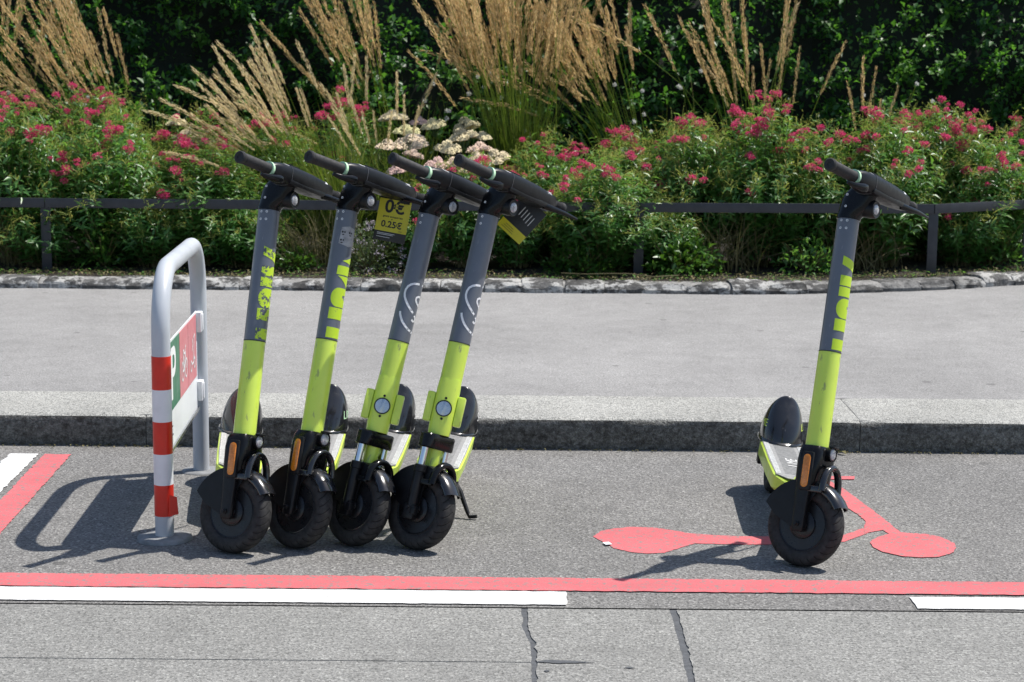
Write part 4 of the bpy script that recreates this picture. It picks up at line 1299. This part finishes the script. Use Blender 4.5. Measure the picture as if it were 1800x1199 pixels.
V_ = [  # x, y, height, spread, flowers, what sets it apart
    (-4.25, 12.2, 1.15, 1.05, 8, 'full', 'red valerian clump by the railing beyond the leftmost post'),
    (-3.70, 12.5, 1.25, 1.05, 12, 'full', 'tall red valerian with deep pink heads at the far left end of the bed'),
    (-3.20, 12.15, 1.06, 1.05, 14, 'full', 'red valerian leaning over the railing at the leftmost post'),
    (-2.75, 12.6, 1.12, 1.0, 14, 'full', 'red valerian in front of the leftmost tan grass tuft'),
    (-2.60, 12.15, 0.92, 1.05, 13, 'full', 'red valerian just right of the leftmost railing post'),
    (-2.10, 12.5, 0.93, 1.05, 20, 'full', 'densely flowered red valerian above the hoop barrier, second row'),
    (-2.00, 12.12, 0.78, 1.05, 9, 'full', 'low leafy red valerian directly behind the hoop barrier'),
    (-1.60, 12.65, 0.95, 0.9, 10, 'full', 'red valerian half hidden behind the pale leaning grass'),
    (-1.15, 12.95, 1.05, 0.85, 14, 'full', 'red valerian showing pink between the pale leaning grass plumes'),
    (-0.62, 12.08, 0.85, 0.75, 4, 'low', 'small valerian below the yellow price tag'),
    (-0.28, 12.12, 1.15, 0.9, 9, 'low', 'small valerian between the two white emblem scooters, under the stonecrop'),
    (0.02, 12.10, 0.95, 0.8, 7, 'low', 'small pink valerian beneath the tilted black tag'),
    (0.22, 12.35, 0.82, 0.9, 14, 'full', 'red valerian with bright heads right of the pale stonecrop'),
    (0.58, 11.98, 0.72, 1.0, 9, 'full', 'leafy valerian spilling over the railing left of the middle post'),
    (0.75, 12.5, 0.85, 0.95, 10, 'full', 'red valerian behind the leafy one that spills over the railing'),
    (1.15, 12.36, 0.98, 0.95, 11, 'full', 'red valerian right of the middle railing post, tall pink side heads'),
    (1.62, 12.35, 1.06, 1.05, 22, 'full', 'broad red valerian below the sparse upright grass'),
    (1.95, 12.34, 0.90, 1.0, 8, 'full', 'leafy valerian behind the handlebar of the lone scooter'),
    (2.40, 12.35, 1.02, 1.05, 17, 'full', 'red valerian above the bend in the railing'),
    (2.85, 12.75, 1.05, 1.05, 18, 'full', 'dark pink valerian in the shade before the hedge at the bend'),
    (3.15, 12.55, 0.92, 1.0, 12, 'full', 'red valerian behind the right railing post'),
    (3.65, 13.0, 1.0, 1.05, 13, 'full', 'red valerian at the right end of the bed'),
    (3.30, 12.72, 0.85, 0.95, 5, 'low', 'low valerian behind the slanted rail at the right'),
    (2.98, 12.42, 0.75, 0.8, 2, 'low', 'small leafy valerian just behind the right railing post'),
    (-3.0, 11.98, 0.75, 0.9, 0, 'low', 'flowerless leafy plant under the railing at the leftmost post'),
    (-2.30, 12.0, 0.75, 0.9, 1, 'low', 'low leafy plant under the railing between the leftmost post and the hoop barrier'),
    (-1.75, 12.0, 0.70, 0.9, 0, 'low', 'low leafy plant under the railing just right of the hoop barrier'),
    (0.95, 12.02, 0.70, 0.8, 0, 'low', 'low leafy plant directly behind the middle railing post'),
    (4.25, 13.3, 1.0, 1.1, 9, 'full', 'red valerian where the bed turns away, outermost'),
]
for (x, y, sh, sr, nf, kd, lb) in V_:
    valerian(x, y, sh, sr, nf, lb, kd, fl_bias=0.8)

# feather grass: each plume with its stalk is a part of its clump
def plume_mesh(h, lean, pl, dens, mat, curve=0.4):
    k = 9
    s = np.linspace(0, 1, k)
    path = np.stack([lean * (s ** (1 + curve)) * h, 0.02 * np.sin(s * 3) * h, h * (s - 0.12 * lean * s ** 3)], 1)
    parts = [(*ribbons(path[None], np.linspace(0.0038, 0.0016, k)[None], np.array([[[0.2, 1, 0]]])), 0),
             (*ribbons(path[None], np.linspace(0.0038, 0.0016, k)[None], np.array([[[1, 0.1, 0]]])), 0)]
    n = dens
    t = 1 - pl / h * rng.uniform(0, 1, n) ** 0.9
    P, T = curve_at(path[None], t[None]); P, T = P[0], T[0]
    u = (1 - t) * h / pl                            # 0 tip .. 1 base of plume
    wd = 0.008 * np.sin(np.clip(u * 0.85 + 0.12, 0, 1) * np.pi) + 0.003
    d = norm(rng.normal(size=(n, 3)))
    d = norm(d - T * (d * T).sum(1, keepdims=True))
    D = norm(T * 1.0 + d * rng.uniform(0.08, 0.32, (n, 1)))
    parts.append((*leaf_cards(P + d * wd[:, None] * rng.uniform(0, 0.7, (n, 1)), D, d, rng.uniform(0.012, 0.026, n), rng.uniform(0.0022, 0.0042, n), 0.2, 0.02), 1))
    V, F, M = join(parts)
    return np_mesh('seed_plume', V, F, [M_blade, mat], M)
plume_sets = {
    'tan': [plume_mesh(1.0, l, pl, 170, M_plume, c) for l, pl, c in ((0.05, 0.24, 0.5), (0.12, 0.28, 0.6), (0.2, 0.26, 0.8), (0.28, 0.3, 1.0), (0.1, 0.2, 0.4), (0.16, 0.25, 0.6), (0.08, 0.3, 0.4), (0.62, 0.24, 1.7))],
    'pale': [plume_mesh(1.0, l, pl, 210, M_plume2, c) for l, pl, c in ((0.1, 0.22, 0.5), (0.2, 0.26, 0.7), (0.3, 0.24, 1.0), (0.42, 0.24, 1.3), (0.15, 0.2, 0.5), (0.22, 0.24, 0.6), (0.66, 0.22, 1.8))],
}
def blades_mesh(n, h, spread, lean):
    q = rng.uniform(0, 2 * np.pi, n)
    rr = np.sqrt(rng.uniform(0, 1, n))
    b = np.stack([np.cos(q) * 0.11 * rr, np.sin(q) * 0.11 * rr, np.zeros(n)], 1)
    hh = h * rng.uniform(0.55, 1.05, n)
    out = np.stack([np.cos(q) * spread * rr + lean, np.sin(q) * spread * rr, np.zeros(n)], 1) + rng.normal(0, 0.04, (n, 3))
    s = np.linspace(0, 1, 7)[None, :, None]
    arch = rng.uniform(0.0, 0.45, n)[:, None, None]
    P = b[:, None] + out[:, None] * s ** 1.7 + np.array([0, 0, 1.0]) * hh[:, None, None] * (s - arch * s ** 3)
    w = np.array([0.0055, 0.0065, 0.006, 0.005, 0.004, 0.003, 0.0008])[None].repeat(n, 0) * rng.uniform(0.7, 1.25, (n, 1))
    V, F = ribbons(P, w)
    return np_mesh('leaf_blades', V, F, M_blade)
def grass(x, y, h, n, dirx, spread, kind, nb, bh, label, lo=0.75, arch=0.06):
    root = empty('feather_grass', (x, y, soil_z(x)), 0, label=label, cat='grass clump', group='feather grass clumps', kind='thing')
    link(bpy.data.objects.new('leaf_blades', blades_mesh(nb, bh, spread * 0.9, dirx * 0.22)), root)
    for i in range(n):
        ps = plume_sets[kind]
        me = ps[-1] if random.random() < arch else random.choice(ps[:-1])
        a = random.gauss(0, 1)
        # lean mostly to one side (wind), with spread
        lx = dirx + random.gauss(0, spread * 0.55); ly = random.gauss(0, spread * 0.5)
        az = math.atan2(ly, lx)
        tilt = min(0.85, math.hypot(lx, ly) * 0.75)
        hh = h * random.uniform(lo, 1.06)
        b = Vector((random.gauss(0, 0.06), random.gauss(0, 0.06), 0))
        M = Matrix.Translation(b) @ Matrix.Rotation(az, 4, 'Z') @ Matrix.Rotation(tilt, 4, 'Y') @ Matrix.Diagonal((hh, hh * random.choice((1, -1)), hh, 1))
        link(bpy.data.objects.new('seed_plume', me), root, M)
    return root
grass(-2.50, 13.05, 1.98, 48, -0.42, 0.30, 'tan', 260, 1.15, 'tan feather grass leaning left above the leftmost valerian')
grass(-1.12, 12.30, 1.55, 54, -0.46, 0.32, 'pale', 520, 1.05, 'pale feather grass with green blades behind the first two scooters', 0.72)
grass(-0.80, 12.42, 1.25, 16, -0.10, 0.30, 'pale', 260, 0.95, 'short pale feather grass left of the stonecrop heads', 0.8)
grass(0.06, 13.15, 2.05, 110, -0.06, 0.17, 'tan', 620, 1.25, 'biggest tan feather grass tuft behind the stonecrop, plumes at the top edge', 0.75, 0.02)
grass(1.02, 13.45, 1.85, 44, -0.30, 0.20, 'tan', 220, 1.1, 'dark tan feather grass leaning left between the biggest tuft and the sparse one', 0.8)
grass(1.72, 13.05, 1.9, 30, -0.08, 0.20, 'tan', 150, 0.9, 'sparse upright tan grass rising behind the broad valerian', 0.7)
grass(2.36, 12.75, 1.36, 5, 0.02, 0.12, 'tan', 20, 0.6, 'few tan grass stalks to the right of the sparse upright grass')
grass(-0.75, 13.75, 1.95, 26, -0.30, 0.30, 'tan', 150, 1.2, 'shaded tan grass at the hedge behind the stonecrop', 0.8)
grass(-3.75, 13.5, 1.95, 34, -0.2, 0.4, 'tan', 150, 1.1, 'tan feather grass by the hedge at the far left corner')

# stonecrop with flat pale flower heads
def head_mesh(r, n):
    """a flat head made of several domed tufts of tiny florets on branching stalks"""
    parts = []
    subs = [(0, 0, 1.0)] + [(0.62 * math.cos(a), 0.62 * math.sin(a), rng.uniform(0.75, 1.05)) for a in np.arange(6) * 1.047 + rng.uniform(0, 1) + rng.normal(0, 0.15, 6)]
    for (sx, sy, sk) in subs:
        sr = r * 0.46 * sk
        zc = r * (0.30 - 0.85 * (sx * sx + sy * sy)) + rng.normal(0, 0.004)
        m = int(n / 4)
        for i in range(m):
            q = i * 2.39996; rr = math.sqrt((i + 0.5) / m)
            c = np.array([sx * r + math.cos(q) * rr * sr, sy * r + math.sin(q) * rr * sr, zc + sr * 0.85 * (1 - rr ** 2.0)]) + rng.normal(0, sr * 0.05, 3)
            s = sr * 0.17 * rng.uniform(0.75, 1.3)
            V = np.array([[1, 0, 0], [0, 1, 0], [-1, 0, 0], [0, -1, 0], [0, 0, 1.0]]) * s + c
            parts.append((V, np.array([[0, 1, 4], [1, 2, 4], [2, 3, 4], [3, 0, 4]]), 0))
        k = 10
        qs = np.linspace(0, 2 * np.pi, k, endpoint=False)
        V = np.concatenate([np.stack([sx * r + np.cos(qs) * sr * 0.92, sy * r + np.sin(qs) * sr * 0.92, np.full(k, zc - 0.002)], 1), np.stack([sx * r + np.cos(qs) * sr * 0.5, sy * r + np.sin(qs) * sr * 0.5, np.full(k, zc + sr * 0.6)], 1), [[sx * r, sy * r, zc + sr * 0.8]]])
        F = []
        for i in range(k):
            j = (i + 1) % k
            F += [[i, j, k + j], [i, k + j, k + i], [k + i, k + j, 2 * k]]
        parts.append((V, np.array(F), 0))
        b = np.array([0, 0, -r * 0.75]); t = np.array([sx * r, sy * r, zc + 0.004])
        w = np.array([0.0035, 0, 0])
        parts.append((np.array([b - w, b + w, t + w, t - w]), np.array([[0, 1, 2], [0, 2, 3]]), 1))
    V, F, M = join(parts)
    return np_mesh('flower_head', V, F, [M_sedum, M_sedleaf], M)
heads = [head_mesh(r, n) for r, n in ((0.088, 150), (0.105, 190), (0.075, 110))]
def stonecrop(x, y, spots, label):
    root = empty('stonecrop_plant', (x, y, soil_z(x)), 0, label=label, cat='plant', group='stonecrop plants')
    P, D, L = [], [], []
    paths = []
    for (dx, dy, z, s_) in spots:
        o = bpy.data.objects.new('flower_head', random.choice(heads))
        link(o, root, Matrix.Translation((dx, dy, z)) @ Matrix.Rotation(random.gauss(0, 0.14), 4, 'X') @ Matrix.Rotation(random.gauss(0, 0.14), 4, 'Y') @ Matrix.Rotation(random.uniform(0, 6), 4, 'Z') @ Matrix.Diagonal((s_, s_, s_ * random.uniform(0.85, 1.2), 1)))
        b = np.array([dx * 0.4, dy * 0.4, 0.0]); t = np.array([dx, dy, z - 0.02])
        s = np.linspace(0, 1, 6)[:, None]
        pa = b + (t - b) * s + np.array([dx, dy, 0]) * 0.2 * np.sin(s * np.pi)
        paths.append(pa)
        for i in range(16):
            u = rng.uniform(0.15, 0.93); q = rng.uniform(0, 6.28)
            P.append(b + (t - b) * u); D.append([math.cos(q), math.sin(q), rng.uniform(0.1, 0.6)]); L.append(rng.uniform(0.05, 0.09))
    P, D, L = np.array(P), np.array(D), np.array(L)
    V, F, M = join([(*leaf_cards(P, D, np.array([[0, 0, 1.0]]).repeat(len(P), 0), L, L * 0.5, 0.2, 0.1), 0), (*ribbons(np.array(paths), np.full((len(paths), 6), 0.009)), 0)])
    link(bpy.data.objects.new('foliage', np_mesh('foliage', V, F, M_sedleaf, M)), root)
sp = lambda px, py, Y: ((px - 900) / 3300 * Y * 1.004, Y, CAM_H - (py + (px - 900) * -0.0087 - 77) / 3300 * Y * 1.0)
def spots_for(cx, cy, lst):
    out = []
    for (px, py, Y, s_) in lst:
        x, y, z = sp(px, py, Y)
        out.append((x - cx, y - cy, z - 0.19, s_))
    return out
stonecrop(-0.72, 12.75, spots_for(-0.72, 12.75, [(690, 208, 13.0, 1.0), (735, 215, 13.05, 1.0), (712, 232, 12.8, 1.05), (760, 222, 12.95, 1.0), (722, 252, 12.6, 1.1), (680, 258, 12.55, 0.9), (724, 272, 12.45, 0.85), (700, 300, 12.35, 0.9)]), 'stonecrop with creamy and pinkish flat heads above the yellow price tag')
stonecrop(-0.42, 12.7, spots_for(-0.42, 12.7, [(818, 224, 12.95, 0.95), (810, 243, 12.75, 1.05), (784, 262, 12.6, 1.05), (842, 262, 12.6, 1.0), (836, 277, 12.45, 0.95), (868, 280, 12.45, 0.9), (795, 290, 12.35, 0.95), (822, 300, 12.3, 1.0), (845, 240, 12.85, 0.8), (768, 292, 12.35, 0.8)]), 'stonecrop with flat pale pink heads behind the two emblem scooters')
stonecrop(-2.05, 12.62, spots_for(-2.05, 12.62, [(312, 216, 12.55, 1.0), (335, 232, 12.5, 0.8), (345, 250, 12.45, 0.9), (320, 243, 12.45, 0.8)]), 'stonecrop with dull pink heads among the valerian above the hoop barrier')

# low leafy plants along the edge of the bed
def bushlet(x, y, r, h, n, leaf, wr, mat, flowers, fmat, label, name):
    root = empty(name, (x, y, soil_z(x)), 0, label=label, cat='plant', group='low plants along the bed edge')
    d = norm(rng.normal(size=(n, 3))); d[:, 2] = np.abs(d[:, 2])
    P = d * np.array([r, r, h]) * (rng.uniform(0.15, 1, (n, 1)) ** 0.6)
    D = norm(d + rng.normal(0, 0.6, d.shape) + np.array([0, 0, 0.2]))
    L = rng.uniform(leaf * 0.6, leaf * 1.2, n)
    V, F = leaf_cards(P, D, rng.normal(0, 0.4, d.shape) + np.array([0, 0, 1.0]), L, L * wr, 0.2, 0.2)
    link(bpy.data.objects.new('foliage', np_mesh('foliage', V, F, mat)), root)
    m = 40
    q = rng.uniform(0, 6.28, m)
    t = np.stack([np.cos(q) * r * 0.8, np.sin(q) * r * 0.8, h * rng.uniform(0.4, 0.95, m)], 1)
    s = np.linspace(0, 1, 5)[None, :, None]
    V, F = ribbons(t[:, None] * s * np.array([1, 1, 1.0]), np.full((m, 5), 0.004))
    link(bpy.data.objects.new('stems', np_mesh('stems', V, F, M_stalk)), root)
    if flowers:
        d = norm(rng.normal(size=(flowers, 3))); d[:, 2] = np.abs(d[:, 2])
        C_ = d * np.array([r, r, h]) * 1.02
        PP = np.repeat(C_, 14, 0) + rng.normal(0, 0.011, (flowers * 14, 3))
        V, F = leaf_cards(PP, rng.normal(size=PP.shape), rng.normal(size=PP.shape), np.full(len(PP), 0.010), np.full(len(PP), 0.008))
        link(bpy.data.objects.new('flowers', np_mesh('flowers', V, F, fmat)), root)
bushlet(-0.92, 11.92, 0.24, 0.30, 2000, 0.024, 0.5, M_herb, 60, M_lilac, 'low grey green herb with tiny lilac flowers under the yellow price tag', 'flowering_herb')
bushlet(-1.38, 11.90, 0.16, 0.13, 420, 0.04, 0.5, M_lush, 0, None, 'low bright green plant at the bed edge left of the lilac herb', 'leafy_plant')
bushlet(1.08, 11.88, 0.25, 0.22, 520, 0.06, 0.5, M_lush, 0, None, 'bright green leafy plant at the foot of the middle railing post', 'leafy_plant')
bushlet(-2.62, 11.95, 0.20, 0.30, 360, 0.06, 0.5, M_lush, 0, None, 'bright green leafy plant right of the leftmost railing post', 'leafy_plant')
bushlet(0.45, 11.86, 0.26, 0.20, 700, 0.045, 0.42, M_lush, 0, None, 'leafy green plant at the bed edge left of the middle post', 'leafy_plant')
bushlet(1.9, 11.98, 0.22, 0.20, 300, 0.055, 0.42, M_val, 0, None, 'dark leafy plant at the bed edge behind the lone scooter', 'leafy_plant')
bushlet(3.25, 12.45, 0.24, 0.26, 380, 0.055, 0.34, M_val, 0, None, 'leafy plant below the slanted rail', 'leafy_plant')
# dry grass left standing under the railing behind the first scooter
def dry(x, y, n, h, label):
    root = empty('dry_grass', (x, y, soil_z(x)), 0, label=label, cat='grass clump', group='dry grass tufts under the railing', kind='thing')
    b = np.stack([rng.normal(0, 0.13, n), rng.normal(0, 0.05, n), np.zeros(n)], 1)
    o = np.stack([rng.normal(-0.02, 0.15, n), rng.normal(-0.03, 0.08, n), np.zeros(n)], 1)
    s = np.linspace(0, 1, 6)[None, :, None]
    P = b[:, None] + o[:, None] * s ** 1.5 + np.array([0, 0, 1.0]) * (h * rng.uniform(0.4, 1, n))[:, None, None] * (s - rng.uniform(0, 0.4, n)[:, None, None] * s ** 3)
    V, F = ribbons(P, np.array([[0.005, 0.005, 0.005, 0.004, 0.003, 0.001]]).repeat(n, 0))
    link(bpy.data.objects.new('blades', np_mesh('blades', V, F, M_stalk)), root)
dry(-1.28, 11.93, 170, 0.50, 'dry brown grass tuft under the railing behind the first scooter')
dry(-3.1, 11.95, 110, 0.45, 'dry brown grass tuft under the railing at the leftmost post')
dry(1.35, 12.0, 130, 0.45, 'dry brown grass tuft under the railing right of the middle post')
dry(2.25, 12.1, 110, 0.42, 'dry brown grass tuft under the railing behind the lone scooter')

# white blooms on thin stalks in front of the hedge
def wands(x, y, n, label):
    root = empty('white_flower_plant', (x, y, soil_z(x)), 0, label=label, cat='plant', group='wispy white flowering plants')
    C = stems_curves(n, 0.55, 1.35, 0.2)
    link(bpy.data.objects.new('stems', np_mesh('stems', *ribbons(C, np.full(C.shape[:2], 0.003)), M_blade)), root)
    t = rng.uniform(0.3, 0.95, (n, 7))
    P, T = curve_at(C, t); P = P.reshape(-1, 3); m = len(P)
    V, F = leaf_cards(P, rng.normal(size=P.shape), rng.normal(size=P.shape), rng.uniform(0.03, 0.06, m), rng.uniform(0.008, 0.014, m))
    link(bpy.data.objects.new('foliage', np_mesh('foliage', V, F, M_val)), root)
    for p in C[:, -1][: n]:
        for j in range(random.randint(1, 2)):
            o = bpy.data.objects.new('flower', white_fl)
            link(o, root, Matrix.Translation(Vector(p) + Vector((random.gauss(0, 0.06), random.gauss(0, 0.03), -0.12 * j))) @ Matrix.Rotation(random.uniform(0, 6), 4, 'Z'))
d = norm(rng.normal(size=(26, 3)))
white_fl = np_mesh('flower', *leaf_cards(d * 0.004, d, rng.normal(size=d.shape), np.full(26, 0.015), np.full(26, 0.012)), M_white_fl)
wands(-0.35, 13.3, 13, 'wispy white flowers between the stonecrop and the biggest tan grass')
wands(0.65, 13.35, 6, 'wispy white flowers right of the biggest tan grass')
wands(1.35, 13.7, 5, 'wispy white flowers left of the sparse upright grass')
wands(2.6, 13.3, 4, 'wispy white flowers before the hedge at the right')
wands(-3.3, 13.2, 7, 'wispy white flowers above the far left valerian')

# ------------------------------------------------------------------ hedge
def hedge_y(x): return 14.25 + max(0.0, x - 4.2) * 0.45
hx = np.linspace(-8.5, 9.5, 91); hz = np.linspace(0.1, 3.7, 25)
def hb_(x, z, s=0.0): return 0.42 * mnoise.noise(Vector((x * 0.8, z * 1.0, 3.1))) + 0.20 * mnoise.noise(Vector((x * 2.3, z * 2.6, 7.7))) + 0.30 * max(0.0, z - 0.9)
rows = [[(x, hedge_y(x) + 0.22 + hb_(x, z), z) for z in hz] + [(x, hedge_y(x) + 2.1, 3.75), (x, hedge_y(x) + 2.6, 0.1)] for x in hx]
hedge = empty('hedge', (0, 14.25, 0.2), 0, label='tall dark green hedge closing off the back of the flower bed', cat='hedge')
LH = Matrix.Translation((0, -14.25, -0.2))
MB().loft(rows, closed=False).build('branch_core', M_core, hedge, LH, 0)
nc, per = 2600, 34
n = nc * per
cxs, czs = rng.uniform(-8, 9, nc), rng.uniform(0.15, 3.85, nc)
cy = np.array([hedge_y(x) + hb_(x, z) for x, z in zip(cxs, czs)]) + 0.16 - np.abs(rng.normal(0, 0.10, nc))
axis = norm(np.stack([rng.normal(0.15, 0.55, nc), -np.abs(rng.normal(0.5, 0.3, nc)), rng.normal(0.25, 0.6, nc)], 1))
ln = rng.uniform(0.16, 0.42, nc)
cen = np.stack([cxs, cy, czs], 1)
u = rng.uniform(0, 1, (nc, per, 1))
Pn = (cen[:, None] + axis[:, None] * u * ln[:, None, None] + np.array([0, 0, -0.16]) * (u * ln[:, None, None]) ** 1.6 + rng.normal(0, 0.028, (nc, per, 3))).reshape(-1, 3)
Dn = norm(axis[:, None] * 0.7 + rng.normal(0, 0.55, (nc, per, 3))).reshape(-1, 3)
Ln = rng.uniform(0.035, 0.07, n)
V, F = leaf_cards(Pn, Dn, rng.normal(0, 0.35, (n, 3)) + np.array([0.1, -0.25, 0.9]), Ln, Ln * rng.uniform(0.5, 0.7, n), 0.14, 0.15)
# inner layer
m = 30000
X = rng.uniform(-8, 9, m); Z = rng.uniform(0.15, 3.8, m)
Pi = np.stack([X, np.array([hedge_y(x) + hb_(x, z) for x, z in zip(X, Z)]) + 0.17 - np.abs(rng.normal(0, 0.06, m)), Z], 1)
Li = rng.uniform(0.035, 0.065, m)
V2, F2 = leaf_cards(Pi, norm(rng.normal(0, 0.7, (m, 3)) + np.array([0, -0.5, 0])), rng.normal(0, 0.5, (m, 3)) + np.array([0, -0.3, 0.8]), Li, Li * 0.6, 0.16, 0.15)
V, F, _m = join([(V, F, 0), (V2, F2, 0)])
link(bpy.data.objects.new('foliage', np_mesh('foliage', V, F, M_hedge)), hedge, LH)
# top of the hedge
n = 16000
X = rng.uniform(-8, 9, n); Yt = rng.uniform(0, 1.2, n)
Pn = np.stack([X, np.array([hedge_y(x) for x in X]) + 0.85 + Yt, 3.78 + rng.normal(0, 0.07, n)], 1)
Ln = rng.uniform(0.03, 0.062, n)
V, F = leaf_cards(Pn, norm(rng.normal(0, 0.7, (n, 3)) + np.array([0, 0, 0.5])), rng.normal(size=(n, 3)), Ln, Ln * 0.55)
link(bpy.data.objects.new('top_foliage', np_mesh('top_foliage', V, F, M_hedge)), hedge, LH)

# ------------------------------------------------------------------ small litter
n = 9000
X = rng.uniform(-5.5, 5.5, n)
Yl = np.array([edge_y(x) for x in X]) + 0.15 + np.abs(rng.normal(0, 0.22, n))
P = np.stack([X, Yl, 0.180 + (Yl - 11.45).clip(0) * 0.010 + rng.uniform(0.0, 0.02, n)], 1)
a = rng.uniform(0, 6.28, n)
D = np.stack([np.cos(a), np.sin(a), rng.uniform(-0.05, 0.55, n)], 1)
L = rng.uniform(0.012, 0.038, n)
green = rng.uniform(0, 1, n) < 0.22
pa = [(*leaf_cards(P[g], D[g], np.array([[0.1, 0.1, 1.0]]).repeat(g.sum(), 0), L[g], L[g] * rng.uniform(0.15, 0.5, g.sum()), 0.2, 0.1), k) for k, g in enumerate((green, ~green))]
V, F, M = join(pa)
o = link(bpy.data.objects.new('leaf_litter', np_mesh('leaf_litter', V, F, [M_val, M_stalk], M)))
tag(o, 'dry litter and tiny seedlings covering the soil behind the edging', 'litter', kind='stuff')
def twig(pts, r, label):
    o = MB().tube(pts, r, 6).build('dry_twig', M_stalk)
    tag(o, label, 'twig')
twig([(0.30, 11.50, 0.225), (0.45, 11.45, 0.226), (0.60, 11.41, 0.236), (0.72, 11.44, 0.232), (0.86, 11.38, 0.222), (1.02, 11.46, 0.222)], 0.0032, 'dry bent twig lying on the edging stones near the middle post')
n = 2600
gx = rng.uniform(-5, 5, n); gy = 7.432 - np.abs(rng.normal(0, 0.022, n)) - 0.002
keepg = np.array([mnoise.noise(Vector((x * 2.1, 4.0, 0))) for x in gx]) > rng.uniform(-0.5, 0.45, n)
gx, gy = gx[keepg], gy[keepg]; n = len(gx)
ga = rng.uniform(0, 6.28, n)
V, F = leaf_cards(np.stack([gx, gy, np.full(n, 0.003)], 1), np.stack([np.cos(ga), np.sin(ga), rng.uniform(0, 0.4, n)], 1), np.array([[0, 0.1, 1.0]]).repeat(n, 0), rng.uniform(0.005, 0.02, n), rng.uniform(0.003, 0.008, n), 0.4, 0.0)
tag(link(bpy.data.objects.new('gutter_grit', np_mesh('gutter_grit', V, F, M_stalk))), 'brown grit and leaf crumbs along the foot of the kerb', 'grit', kind='stuff')
lf = leaf_cards(np.array([[0, 0, 0.0]]), np.array([[1.0, 0, 0.1]]), np.array([[0, 0, 1.0]]), [0.05], [0.026], 0.25, 0.05)
for k, (x, y, z, rz, lb) in enumerate(((1.285, 7.40, 0.006, 0.4, 'dry fallen leaf at the kerb foot behind the lone scooter'), (1.345, 7.36, 0.006, 2.2, 'curled fallen leaf on the asphalt beside the other one'),)):
    o = bpy.data.objects.new('fallen_leaf', np_mesh('fallen_leaf', lf[0], lf[1], M_stalk))
    link(o); o.location = (x, y, z); o.rotation_euler = (0.1, 0, rz); tag(o, lb, 'leaf')
o = MB().box((0, 0, 0.0025), (0.022, 0.03, 0.001)).build('paper_scrap', M_wht, smooth=0)
o.location = (0.318, 5.972, 0.0035); o.rotation_euler = (0, 0, 0.3)
tag(o, 'tiny white paper scrap on the tip of the red pictogram', 'paper')
